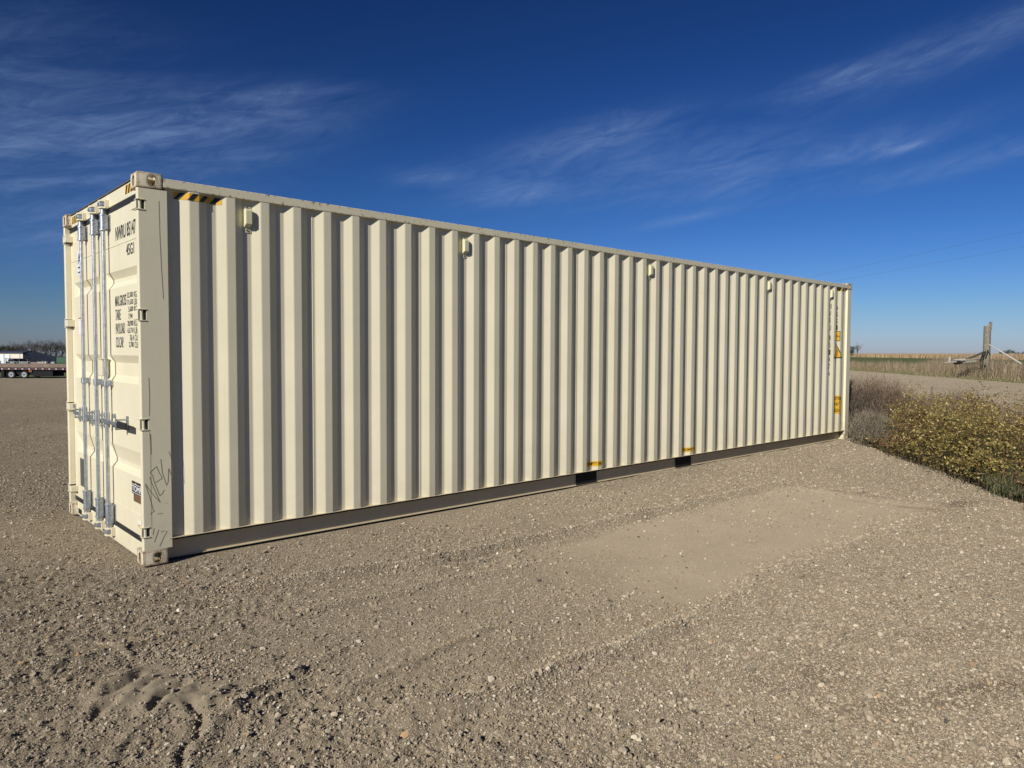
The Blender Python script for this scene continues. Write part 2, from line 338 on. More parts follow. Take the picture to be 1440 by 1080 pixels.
def gravel_mat(name='gravel', g_=(.84, .805, .745)):
    m = bpy.data.materials.new(name); m.use_nodes = True; nt = m.node_tree; p = nt.nodes['Principled BSDF']
    g = N(nt, 'ShaderNodeNewGeometry'); at = N(nt, 'ShaderNodeAttribute', attribute_name='col'); sp = N(nt, 'ShaderNodeSeparateColor'); L(nt, at.outputs[0], sp.inputs[0])
    P = g.outputs['Position']
    def noise(s, d=4, r=.6):
        t = N(nt, 'ShaderNodeTexNoise', ins={'Scale': s, 'Detail': d, 'Roughness': r}); L(nt, P, t.inputs['Vector']); return t.outputs[0]
    def vor(s):
        t = N(nt, 'ShaderNodeTexVoronoi', ins={'Scale': s, 'Randomness': 1.0}); L(nt, P, t.inputs['Vector']); return t
    base = mixc(nt, noise(1.3, 5), (.355, .290, .200), (.425, .355, .255))
    base = mixc(nt, ramp(nt, noise(40, 4, .7), [(.3, 0.0), (.75, .55)]), base, (.20, .16, .11))
    v1 = vor(75); v2 = vor(150); v3 = vor(34)
    def stones(v, c, thr, size, amt):
        s1 = N(nt, 'ShaderNodeSeparateColor'); L(nt, v.outputs['Color'], s1.inputs[0])
        here = mathn(nt, 'MULTIPLY', mathn(nt, 'GREATER_THAN', s1.outputs[0], thr), mathn(nt, 'LESS_THAN', v.outputs['Distance'], size))
        cc = ramp(nt, s1.outputs[1], [(0, (.10, .09, .085)), (.25, (.26, .225, .18)), (.55, (.36, .32, .26)), (.8, (.48, .43, .36)), (1, (.85, .77, .64))])
        f = mathn(nt, 'MULTIPLY', here, amt)
        return mixc(nt, f, c, cc), f
    coarse = mathn(nt, 'SUBTRACT', 1.0, mathn(nt, 'MULTIPLY', sp.outputs[0], .75))
    gap = mixc(nt, 1.0, base, (.62, .60, .57), 'MULTIPLY'); base = mixc(nt, mathn(nt, 'MULTIPLY', coarse, ramp(nt, noise(3.1, 3), [(.35, .45), (.6, .95)])), base, gap)  # shade in the crevices between stones, painted into the base colour
    v4 = vor(105)
    c, f2 = stones(v2, base, .25, .50, mathn(nt, 'MULTIPLY', coarse, .75))
    c, f4 = stones(v4, c, .40, .48, mathn(nt, 'MULTIPLY', coarse, .85))
    c, f1 = stones(v1, c, .52, .46, mathn(nt, 'MULTIPLY', coarse, .9))
    c, f3 = stones(v3, c, .84, .38, mathn(nt, 'MULTIPLY', coarse, .8))
    c = mixc(nt, mathn(nt, 'MULTIPLY', sp.outputs[0], ramp(nt, noise(150, 3, .6), [(.35, .50), (.6, .85)])), c, mixc(nt, ramp(nt, noise(2.2, 5), [(.35, 0.0), (.65, 1.0)]), (.345, .298, .232), (.395, .345, .268)))
    c = mixc(nt, mathn(nt, 'MULTIPLY', sp.outputs[1], .72), c, (.10, .078, .052))
    c = mixc(nt, 1.0, c, g_, 'MULTIPLY')
    L(nt, c, p.inputs['Base Color']); p.inputs['Roughness'].default_value = .95; p.inputs['Specular IOR Level'].default_value = .1; p.inputs['Diffuse Roughness'].default_value = 1.0
    hgt = mathn(nt, 'ADD', mathn(nt, 'MULTIPLY', f1, .5), mathn(nt, 'MULTIPLY', noise(260, 3, .7), .5))
    hgt = mathn(nt, 'ADD', mathn(nt, 'ADD', hgt, mathn(nt, 'MULTIPLY', f2, .28)), mathn(nt, 'MULTIPLY', f4, .4)); hgt = mathn(nt, 'ADD', hgt, mathn(nt, 'MULTIPLY', f3, .25))
    b = N(nt, 'ShaderNodeBump', ins={'Strength': .8, 'Distance': .006}); L(nt, hgt, b.inputs['Height']); L(nt, b.outputs[0], p.inputs['Normal'])
    return m
def grass_ground(name, c1, c2, c3, sc=1.0, stretch=None):
    m = bpy.data.materials.new(name); m.use_nodes = True; nt = m.node_tree; p = nt.nodes['Principled BSDF']; g = N(nt, 'ShaderNodeNewGeometry')
    mp = N(nt, 'ShaderNodeMapping'); L(nt, g.outputs['Position'], mp.inputs[0]); mp.inputs['Rotation'].default_value = (0, 0, R(-40)); mp.inputs['Scale'].default_value = stretch or (1, 1, 1)
    def noise(s, d=5): 
        t = N(nt, 'ShaderNodeTexNoise', ins={'Scale': s*sc, 'Detail': d, 'Roughness': .7}); L(nt, mp.outputs[0], t.inputs['Vector']); return t.outputs[0]
    c = mixc(nt, ramp(nt, noise(.12), [(.4, 0.0), (.6, 1.0)]), c1, c2); c = mixc(nt, ramp(nt, noise(1.6), [(.45, 0.0), (.7, 1.0)]), c, c3)
    c = mixc(nt, ramp(nt, noise(14), [(.4, .0), (.7, .6)]), c, tuple(v*.45 for v in c1))
    L(nt, c, p.inputs['Base Color']); p.inputs['Roughness'].default_value = 1; p.inputs['Specular IOR Level'].default_value = .1
    b = N(nt, 'ShaderNodeBump', ins={'Strength': 1, 'Distance': .10}); L(nt, noise(6), b.inputs['Height']); L(nt, b.outputs[0], p.inputs['Normal'])
    return m
M_GRAVEL = gravel_mat(); M_ROAD = gravel_mat('road_gravel', (.87, .84, .78))
M_GRASS = grass_ground('meadow_grass', (.12, .17, .055), (.17, .20, .075), (.24, .22, .11))
M_DITCH = grass_ground('ditch_soil', (.04, .033, .022), (.06, .05, .033), (.07, .06, .03), 2)
M_FIELD = grass_ground('stubble_field', (.36, .255, .14), (.43, .31, .18), (.30, .20, .11), .5, (1, .12, 1))
def damp_and_dark_mask(x, y):  # damp stains, plus thin dark lines along the pad's far edge
    m = 0
    for px, py, a, b, rt, k in ((2.55, -4.85, .42, .12, -.55, 1.0), (2.05, -4.62, .55, .14, -.6, .5), (3.1, -4.45, .6, .16, -.5, .4), (6.95, -3.35, .25, .12, .1, .9), (1.9, -4.1, .35, .2, -.3, .45), (6.6, -2.9, .5, .03, -1.5, .7), (6.9, -2.2, .05, .6, 0, .55)):
        u = (x-px)*math.cos(rt)+(y-py)*math.sin(rt); v = -(x-px)*math.sin(rt)+(y-py)*math.cos(rt)
        m = np.maximum(m, k*np.exp(-((u/a)**2+(v/b)**2)))
    return m*np.clip(1+3*fbm(x, y, .15, 3, 60), 0, 1.3)
def ground_col(X):
    x, y = X[:, 0], X[:, 1]
    u = x+.50; v = y+2.20; mound = np.exp(-((u/.36)**2+(v/.34)**2)**2)
    c = np.zeros((len(X), 4), np.float32); c[:, 0] = np.clip(np.maximum(pad_mask(x, y), .9*mound)+.30*sstep(.02, .16, fbm(x, y, 1.4, 3, 77)), 0, 1); c[:, 1] = np.clip(damp_and_dark_mask(x, y), 0, 1); c[:, 3] = 1
    return c
for k, (nm, mt) in enumerate((('gravel_yard', M_GRAVEL), ('meadow', M_GRASS), ('crop_field', M_FIELD), ('ditch', M_DITCH), ('road', M_ROAD))):
    fs = FQ[ZN == k]; u, inv = np.unique(fs, return_inverse=True)
    o = mesh_np(nm, V[u], inv.reshape(fs.shape), mt, ground_col(V[u]) if k in (0, 4) else None, smooth=True)
    o['kind'] = 'structure'
del V, FQ, GX, GY, GZ, rg, tg, cxy

# ------------------------------------------------------------------ loose stones (one mass of gravel)
def rocks(n_shapes, pts):
    out = []
    for k in range(n_shapes):
        bm = bmesh.new()
        if pts == 12: bmesh.ops.create_icosphere(bm, subdivisions=1, radius=1)
        elif pts == 42: bmesh.ops.create_icosphere(bm, subdivisions=2, radius=1)
        else: 
            for p in ((1,0,0),(-1,0,0),(0,1,0),(0,-1,0),(0,0,1),(0,0,-1)): bm.verts.new(p)
            bmesh.ops.convex_hull(bm, input=bm.verts[:])
        v = np.array([q.co for q in bm.verts]); bm.verts.index_update(); f = np.array([[q.index for q in fc.verts] for fc in bm.faces if len(fc.verts) == 3])
        # cut by random planes for broken faces
        for c in range(9):
            nrm = rng.normal(size=3); nrm /= np.linalg.norm(nrm); dd = .42+.38*rng.random(); h = v@nrm; v = v-np.outer(np.maximum(h-dd, 0), nrm)
        v = v*(1+rng.normal(0, .07, (len(v), 1))); out.append((v, f)); bm.free()
    return out
def scatter(X, Y, size, shapes, cols, sink=.25, seed=0):
    r = np.random.default_rng(seed); n = len(X); Z = ground_h(X, Y); Vs = []; Fs = []; Cs = []; off = 0
    sh = r.integers(0, len(shapes), n)
    ang = r.random(n)*6.283; tl = r.normal(0, .35, (n, 2)); asp = np.stack([r.uniform(.8, 1.35, n), r.uniform(.65, 1.05, n), r.uniform(.45, .85, n)], 1)
    for k, (v, f) in enumerate(shapes):
        I = np.where(sh == k)[0]
        if not len(I): continue
        P = v[None]*asp[I][:, None]*(size[I]/2)[:, None, None]
        a = tl[I, 0][:, None]; P = np.stack([P[..., 0], P[..., 1]*np.cos(a)-P[..., 2]*np.sin(a), P[..., 1]*np.sin(a)+P[..., 2]*np.cos(a)], -1)
        a = tl[I, 1][:, None]; P = np.stack([P[..., 0]*np.cos(a)+P[..., 2]*np.sin(a), P[..., 1], -P[..., 0]*np.sin(a)+P[..., 2]*np.cos(a)], -1)
        a = ang[I][:, None]; P = np.stack([P[..., 0]*np.cos(a)-P[..., 1]*np.sin(a), P[..., 0]*np.sin(a)+P[..., 1]*np.cos(a), P[..., 2]], -1)
        P[..., 0] += X[I][:, None]; P[..., 1] += Y[I][:, None]; P[..., 2] += (Z[I]+size[I]*asp[I, 2]*.5*(1-2*sink))[:, None]
        m = v.shape[0]; Vs.append(P.reshape(-1, 3)); Fs.append((f[None]+(np.arange(len(I))*m)[:, None, None]+off).reshape(-1, 3)); Cs.append(np.repeat(cols[I], m, 0)); off += len(I)*m
    return np.concatenate(Vs), np.concatenate(Fs), np.concatenate(Cs)
PAL = np.array([(.32, .265, .19), (.38, .32, .24), (.27, .22, .16), (.44, .38, .29), (.35, .285, .21), (.52, .47, .38), (.16, .14, .11), (.095, .085, .075), (.40, .27, .16), (.27, .20, .17), (.60, .56, .47)])
PW = np.array([.22, .2, .17, .12, .13, .07, .05, .02, .015, .025, .012]); PW /= PW.sum()
def stone_pts(n, r0, r1, power, spread=R(46)):
    u = rng.random(n); e = 1-power+1; r = (r0**e+u*(r1**e-r0**e))**(1/e) if abs(e) > 1e-6 else r0*(r1/r0)**u
    a = YAW+rng.uniform(-spread, spread, n); return CAM[0]+r*np.cos(a), CAM[1]+r*np.sin(a), r
def keep(x, y):
    coarse = .50+.50*sstep(-.15, .2, fbm(x, y, 1.1, 2, 8)); p = coarse*(1-.72*pad_mask(x, y))
    for P, w, a in ((RA, .09, .8), (RB, .12, .9), (RC, .07, .5), (RD, .08, .8), (RE, .06, .5), (EF, .12, .4)): p = p+a*np.exp(-(seg_d(x, y, P)/w)**2)
    mx, my = x+.50, y+2.20; c, s_ = math.cos(R(-38)), math.sin(R(-38)); u = mx*c+my*s_; v = -mx*s_+my*c; q = np.sqrt((u/.36)**2+(v/.27)**2)
    p = p+1.6*np.exp(-((q-1.5)/.35)**2)*(.25+.75*sstep(-.3, .4, u)); p = p*(1-.95*np.exp(-q**4))
    p = p+.8*sstep(7.0, 7.6, x)+.5*sstep(3.2, 3.7, -y)*sstep(0, 2.0, x)
    p = p+.6*sstep(3.4, 4.0, -y)*sstep(.8, 2.2, x)
    inside = (x > -.02) & (x < 12.22) & (y > -.015) & (y < 2.46)
    s = s_road(x, y); ditch = (s > -17.6) & (s < -12.6) & (y < 18)
    p = np.where(inside | ditch | (s > 0), 0, p); return rng.random(len(x)) < p
def stone_cols(n, gain=1.0):
    c = PAL[rng.choice(len(PAL), n, p=PW)]*rng.uniform(.8, 1.18, (n, 1))*gain*np.array([1.02, 1.0, .965]); return np.clip(c, 0, .75)
M_STONE = attr_mat('stone', .9, 0, .25, .7)
Vl, Fl, Cl, off = [], [], [], 0
for (n, r0, r1, pw, s0, s1, sk, shapes, sd_) in ((420000, 1.5, 8.5, 1.2, .005, .011, .18, rocks(6, 6), 1), (170000, 1.5, 16, .95, .009, .022, .2, rocks(9, 12), 2), (20000, 1.5, 22, .85, .018, .038, .25, rocks(7, 42), 3), (80000, 7, 36, .9, .018, .042, .3, rocks(5, 6), 4), (500, 1.6, 14, .8, .03, .045, .35, rocks(6, 42), 5)):
    x, y, r = stone_pts(n, r0, r1, pw); k = keep(x, y); x, y = x[k], y[k]; m = len(x)
    sz = s0+(s1-s0)*rng.random(m)**2.2
    v, f, c = scatter(x, y, sz, shapes, stone_cols(m, 1.06), sk, sd_); Vl.append(v); Fl.append(f+off); Cl.append(c); off += len(v)
RIDGES = [(RA, 520, .045), ([(p[0], p[1]-.25) for p in RA], 130, .045), (RB, 300, .055), (RB[1:5], 420, .035), (RC, 150, .05), (EF, 220, .08), ([(3.3, -3.1), (5, -3.05), (6.4, -3.0)], 180, .08)]+[(P, 260, .03) for P, w_, a_ in GROOVES if a_ > .013 and P[0][0] > -.45]+[([gp(*q) for q in P], n, w_) for P, n, w_ in (
    ([(560, 440), (700, 420), (860, 470), (960, 520)], 900, .07), ([(760, 560), (860, 500), (950, 540)], 900, .06), ([(350, 740), (480, 730), (600, 690)], 500, .05), ([(240, 560), (340, 580), (420, 560)], 400, .05), ([(620, 200), (800, 180), (1000, 150), (1440, 70)], 260, .05), ([(300, 300), (560, 290), (760, 260), (950, 215)], 200, .06))]
for k, (P, n, w_) in enumerate(RIDGES):
    X_, Y_ = [], []
    for (ax, ay), (bx, by) in zip(P[:-1], P[1:]):
        l = math.hypot(bx-ax, by-ay); m = int(l*n*1.3); t = rng.random(m); X_.append(ax+(bx-ax)*t+rng.normal(0, w_, m)); Y_.append(ay+(by-ay)*t+rng.normal(0, w_, m))
    x, y = np.concatenate(X_), np.concatenate(Y_); m = len(x); v, f, c = scatter(x, y, .006+.016*rng.random(m)**1.8, rocks(4, 12), stone_cols(m, 1.06), .15, 100+k); Vl.append(v); Fl.append(f+off); Cl.append(c); off += len(v)
o = mesh_np('loose_gravel', np.concatenate(Vl), np.concatenate(Fl), M_STONE, np.concatenate(Cl))
tag(o, 'loose grey and tan gravel stones scattered over the yard', 'gravel', kind='stuff')
print('stone tris', len(o.data.polygons)); del Vl, Fl, Cl

# ------------------------------------------------------------------ shipping container
LEN, WID, HGT = 12.192, 2.438, 2.896
box = thing('shipping_container', 'long cream steel shipping container with corrugated sides standing on the gravel', 'shipping container')
YO, YI = .006, .042; X0 = .367; PIT = .278; NRIB = 42; ZP0, ZP1 = .188, 2.80
prof = [(.200, YI), (X0-.068, YI)]
for k in range(NRIB):
    a = X0+PIT*k; prof += [(a, YO), (a+.072, YO), (a+.140, YI)]
    if k < NRIB-1: prof += [(a+.210, YI)]
prof += [(12.03, YI)]
PX = np.array([p[0] for p in prof]); PY = np.array([p[1] for p in prof])
def side_panel(flip):
    yy = [(WID-y if flip else y) for y in PY]; V = []; F = []; rb = .004
    pts = []
    for i, (x, y) in enumerate(zip(PX, yy)):      # small bend radius at each fold
        if 0 < i < len(PX)-1:
            for j in (-1, 1):
                dx, dy = PX[i+j]-x, yy[i+j]-y; l = math.hypot(dx, dy); pts.append((x+dx/l*rb, y+dy/l*rb))
        else: pts.append((x, y))
    zs = (ZP0, ZP1)
    for z in zs: V += [(x, y, z) for x, y in pts]
    n = len(pts); F = [(i, i+1, n+i+1, n+i) for i in range(n-1)]
    o = mesh_np('side_panel', V, F, M_PAINT, parent=box); 
    s = o.modifiers.new('s', 'SOLIDIFY'); s.thickness = .002; s.offset = 1 if flip else -1
    return o
panel = side_panel(False); side_panel(True)
def face_y(x): return float(np.interp(x, PX, PY))
# sticker meshes that follow the folds
def conform(bm, gap=.0018):
    for x in PX:
        bmesh.ops.bisect_plane(bm, geom=bm.verts[:]+bm.edges[:]+bm.faces[:], plane_co=(x, 0, 0), plane_no=(1, 0, 0))
    for v in bm.verts: v.co.y = face_y(v.co.x)-gap
def bm_obj(name, bm, mat, parent):
    me = bpy.data.meshes.new(name); bm.to_mesh(me); bm.free(); me.materials.append(mat); return link(bpy.data.objects.new(name, me), parent)
def poly_side(name, polys, mat, parent, gap=.0018, fold=True):
    bm = bmesh.new()
    for P in polys: bm.faces.new([bm.verts.new((x, 0, z)) for x, z in P])
    if fold: conform(bm, gap)
    else:
        for v in bm.verts: v.co.y = gap
    return bm_obj(name, bm, mat, parent)
def text_mesh(txt, width, height, bold=0.0):
    cu_ = bpy.data.curves.new('t', 'FONT'); cu_.body = txt; cu_.size = 1; cu_.resolution_u = 3; cu_.offset = bold
    o = bpy.data.objects.new('t', cu_); S.collection.objects.link(o); dg = bpy.context.evaluated_depsgraph_get(); dg.update()
    me = bpy.data.meshes.new_from_object(o.evaluated_get(dg)); bpy.data.objects.remove(o); bm = bmesh.new(); bm.from_mesh(me)
    xs = [v.co.x for v in bm.verts]; ys = [v.co.y for v in bm.verts]; ax, bx, ay, by = min(xs), max(xs), min(ys), max(ys)
    for v in bm.verts: v.co.x = (v.co.x-ax)/(bx-ax)*width; v.co.y = (v.co.y-ay)/(by-ay)*height; v.co.z = 0
    return bm
def text_side(name, txt, x, z, w, h, mat, parent, bold=0.0, gap=.003, fold=True):
    bm = text_mesh(txt, w, h, bold)
    for v in bm.verts: v.co = Vector((x+v.co.x, 0, z+v.co.y))
    if fold: conform(bm, gap)
    else:
        for v in bm.verts: v.co.y = gap
    return bm_obj(name, bm, mat, parent)
def text_door(name, txt, y, z, w, h, xp, mat, parent, bold=0.0):   # starts at y (left in view) and runs towards -y
    bm = text_mesh(txt, w, h, bold)
    for v in bm.verts: v.co = Vector((xp, y-v.co.x, z+v.co.y))
    return bm_obj(name, bm, mat, parent)
def rect_door(name, y0, y1, z0, z1, x, mat, parent):
    return MB().add([(x, y0, z0), (x, y1, z0), (x, y1, z1), (x, y0, z1)], [(0, 1, 2, 3)]).build(name, mat, parent)

# corner castings
def casting():
    b = MB().box((0, 0, 0), (.178, .162, .118)).build('corner_casting', M_CAST, box, bevel=.010, seg=3)
    cut = [MB().box((.030, .028, -.02), (.150, .134, .088)).build('c', M_CAST)]
    def oval(cx, cz, a, c, ax):
        n = 20; P = []
        for i in range(n):
            t = 2*math.pi*i/n; ct, st = math.cos(t), math.sin(t)
            P.append((cx+a*np.sign(ct)*abs(ct)**.6, cz+c*np.sign(st)*abs(st)**.6))
        return P
    cut.append(MB().prism(oval(.104, .058, .029, .037, 1), 1, -.02, .05).build('c', M_CAST))
    cut.append(MB().prism(oval(.085, .058, .022, .036, 0), 0, -.02, .05).build('c', M_CAST))
    boolean(b, cut)
    for p in b.data.polygons: p.use_smooth = True
    b.data.set_sharp_from_angle(angle=R(35))
    return b
c0 = casting(); cin = MB().box((.029, .1345, .01), (.15, .1385, .087)).build('casting_hollow', M_HOLE, c0)  # black plate stands for the shade inside the casting
def place_cast(o, fx, fy, fz):
    o.scale = (-1 if fx else 1, -1 if fy else 1, -1 if fz else 1); o.location = (LEN if fx else 0, WID if fy else 0, HGT if fz else 0)
first = True
for fx in (0, 1):
    for fy in (0, 1):
        for fz in (0, 1):
            if first: first = False; continue
            c = c0.copy(); link(c, box); c.parent = box; place_cast(c, fx, fy, fz); h = cin.copy(); link(h, c)
for side in (0, 1):      # rails
    Y = (lambda y: WID-y) if side else (lambda y: y)
    MB().prism([(Y(.003), 2.80), (Y(.003), 2.868), (Y(.063), 2.868), (Y(.063), 2.80)], 0, .1785, LEN-.1785).build('top_rail', M_RAIL, box, bevel=.005)
    P = [(Y(.002), .184), (Y(.002), .188), (Y(.1045), .188), (Y(.1045), .014), (Y(.088), .014), (Y(.088), .019), (Y(.100), .019), (Y(.100), .184)]
    br = MB().prism(P, 0, .1785, LEN-.1785).build('bottom_rail', M_SILLC, box)
    if not side:
        for x0, x1 in ((4.80, 5.16), (6.82, 7.18)):     # fork pockets: black block against the web stands for the shaded opening
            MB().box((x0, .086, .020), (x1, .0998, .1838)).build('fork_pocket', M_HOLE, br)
        MB().add([(.30, .0990, .160), (.95, .0990, .150), (1.0, .0990, .153), (.30, .0990, .164)], [(0, 1, 2, 3)]).build('seam', M_SEAM, br)
# posts at the door end: folded channel with hinge cut-outs
HZ = [(.216, .295), (1.012, 1.10), (1.815, 1.903), (2.619, 2.698)]
def door_post(side):
    Y = (lambda y: WID-y) if side else (lambda y: y)
    zs = [.1182]+[z for h in HZ for z in h]+[HGT-.1182]; m = MB()
    def bx(x0, x1, y0, y1, z0, z1): m.box((x0, min(Y(y0), Y(y1)), z0), (x1, max(Y(y0), Y(y1)), z1))
    for a, b in zip(zs[::2], zs[1::2]):
        m.prism([(.052, Y(.005)), (.012, Y(.005)), (.007, Y(.007)), (.004, Y(.013)), (.004, Y(.046)), (.010, Y(.052)), (.052, Y(.052))], 2, a, b)
    bx(.052, .206, .005, .052, .1182, HGT-.1182)
    p = m.build('corner_post', M_PAINT, box)
    for a, b in HZ:
        e = MB(); e.box((.010, min(Y(.014), Y(.05)), a+.002), (.0515, max(Y(.014), Y(.05)), b-.002)); q = e.build('hinge_recess', M_HOLE, p)  # solid black block stands for the shade in the hinge cut-out
        for z in (a, b-.006): 
            e = MB(); e.box((-.004, min(Y(-.001), Y(.06)), z), (.050, max(Y(-.001), Y(.06)), z+.006)); e.build('hinge_lug', M_PAINT, p, bevel=.0015)
        e = MB(); e.tube([(.022, Y(.022), a+.006), (.022, Y(.022), b-.006)], .013, 12); e.build('hinge_pin', M_PAINT, p, smooth=True)
    return p
post = door_post(0); post_far = door_post(1)
for sY in (0, 1):
    Y = (lambda y: WID-y) if sY else (lambda y: y)
    MB().box((12.03, min(Y(.004), Y(.12)), .1182), (LEN-.004, max(Y(.004), Y(.12)), HGT-.1182)).build('corner_post', M_PAINT, box, bevel=.006)
# far end wall, roof, floor
pts = []; y = .12
while y < WID-.24: pts += [(12.10, y), (12.14, y+.05), (12.14, y+.12), (12.10, y+.17)]; y += .24
MB().prism([(12.06, .10)]+pts+[(12.10, WID-.12), (12.06, WID-.12)], 2, .15, 2.80).build('end_wall', M_PAINT, box)
MB().box((12.05, .1625, .02), (12.18, WID-.1625, .15)).build('end_sill', M_PAINT, box); MB().box((12.05, .1625, 2.80), (12.18, WID-.1625, 2.87)).build('end_header', M_PAINT, box)
m = MB(); rp = [(.09, 2.862)]; x = .3
while x < 11.9: rp += [(x, 2.862), (x+.02, 2.880), (x+.12, 2.880), (x+.14, 2.862)]; x += .21
rp += [(12.1, 2.862), (12.1, 2.856), (.09, 2.856)]
m.prism([(a, b) for a, b in rp], 1, .064, WID-.064).build('roof', M_PAINT, box)
MB().box((.1, .09, .15), (12.05, WID-.09, .18)).build('floor', M_HOLE, box)
# door frame: header and sill
hd = MB().prism([(.045, 2.767), (.045, 2.880), (.16, 2.880), (.16, 2.767)], 1, .1625, WID-.1625).build('door_header', M_PAINT, box, bevel=.005)
hd2 = MB().box((.046, .0525, 2.768), (.155, .1622, HGT-.1185)).build('header_end', M_PAINT, hd)
MB().box((.046, WID-.1622, 2.768), (.155, WID-.0525, HGT-.1185)).build('header_end', M_PAINT, hd)
MB().box((.034, .163, 2.8805), (.09, WID-.163, 2.887)).build('rain_gutter', M_SEAM, hd)
sl = MB().prism([(.045, .010), (.045, .138), (.16, .138), (.16, .010)], 1, .1625, WID-.1625).build('door_sill', M_PAINT, box, bevel=.004)
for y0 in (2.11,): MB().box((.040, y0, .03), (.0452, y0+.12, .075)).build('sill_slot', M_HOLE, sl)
def stripes_door(y0, y1, z0, z1, n, parent):
    rect_door('hazard_sticker', y0, y1, z0, z1, .0435, M_YEL, parent); m = MB(); w = (y1-y0)/n; x = .0425
    for k in range(n):
        a = y1-k*w; m.add([(x, a, z0), (x, a-w*.5, z0), (x, max(a-w*.95, y0), z1), (x, a-w*.45, z1)], [(0, 1, 2, 3)])
    m.build('hazard_stripes', M_INK, parent)
stripes_door(.175, .46, 2.800, 2.865, 4, hd); stripes_door(1.93, 2.25, 2.795, 2.862, 5, hd)
# doors ------------------------------------------------------------
DX, DD = .055, .036; ZD0, ZD1 = .178, 2.725
REC = [(.625, .668, .700, .820), (1.340, 1.395, 1.500, 1.560), (2.105, 2.155, 2.185, 2.24)]
def door(name, y0, y1):
    """leaf with a flat frame and wide horizontal pressed recesses"""
    m = MB(); ya, yb = y0+.10, y1-.10; sl_ = .075
    m.box((DX+.0005, y0, ZD0), (DX+.004, ya, ZD1)) if False else None
    zs = [ZD0]
    for r in REC: zs += list(r)
    zs.append(ZD1)
    def dep(z, k): return DX+DD if k else DX
    rows = [(ZD0, 0)]
    for a, b, c, d in REC: rows += [(a, 0), (b, 1), (c, 1), (d, 0)]
    rows.append((ZD1, 0))
    V = []; F = []
    for z, k in rows:
        V += [(DX, y0, z), (DX, ya, z), (dep(z, k), ya+(sl_ if k else 0.0)+.0, z), (dep(z, k), yb-(sl_ if k else 0.0), z), (DX, yb, z), (DX, y1, z)]
    # let the flat rows share the same y positions to stay planar
    for i in range(len(rows)-1):
        for j in range(5):
            a = i*6+j; F.append((a, a+1, a+7, a+6))
    me = MB().add(V, F); o = me.build(name, M_PAINT, box)
    for p in o.data.polygons: p.use_smooth = False
    s = o.modifiers.new('s', 'SOLIDIFY'); s.thickness = .03; s.offset = -1 
    return o
dr = door('container_door', .056, 1.212); dl = door('container_door', 1.226, 2.382)
for d_ in (dr, dl):
    # normals must face the camera side (-x)
    me = d_.data; n = me.polygons[0].normal
    if n.x > 0: me.flip_normals()
    d_.modifiers['s'].offset = -1
def frame_gasket(d_, y0, y1):
    MB().box((DX-.006, y0, .1385), (DX+.03, y1, .1778)).build('gasket', M_BLACK, d_); MB().box((DX-.006, y0, 2.7255), (DX+.03, y1, 2.7665)).build('gasket', M_BLACK, d_)
frame_gasket(dr, .056, 1.2185); frame_gasket(dl, 1.2195, 2.382)
MB().box((DX+.004, 1.2125, ZD0), (DX+.03, 1.2255, ZD1)).build('centre_gasket', M_BLACK, dr)
MB().box((DX+.002, 2.3825, .14), (DX+.034, 2.3857, 2.76)).build('edge_gasket', M_BLACK, dl); MB().box((DX+.002, .0525, .14), (DX+.034, .0555, 2.76)).build('edge_gasket', M_BLACK, dr)
for z in (.335, 2.443):     # weld line of the pressed frame
    for d_, a, b in ((dr, .07, 1.205), (dl, 1.235, 2.37)): MB().box((DX-.0035, a, z), (DX-.0003, b, z+.005)).build('weld_seam', M_PAINT, d_)
# hinge blades on the left-hand door, reaching to the far post; the same on the near one
for a, b in HZ:
    for d_, s in ((dl, 1), (dr, 0)):
        Y = (lambda y: WID-y) if s else (lambda y: y)
        m = MB(); y_a, y_b = sorted((Y(.018), Y(.150))); m.box((-.004, y_a, a+.012), (.0035, y_b, b-.012)); y_a, y_b = sorted((Y(.100), Y(.150))); m.box((.0036, y_a, a+.012), (DX-.0005, y_b, b-.012))
        h = m.build('hinge', M_PAINT, d_, bevel=.002)
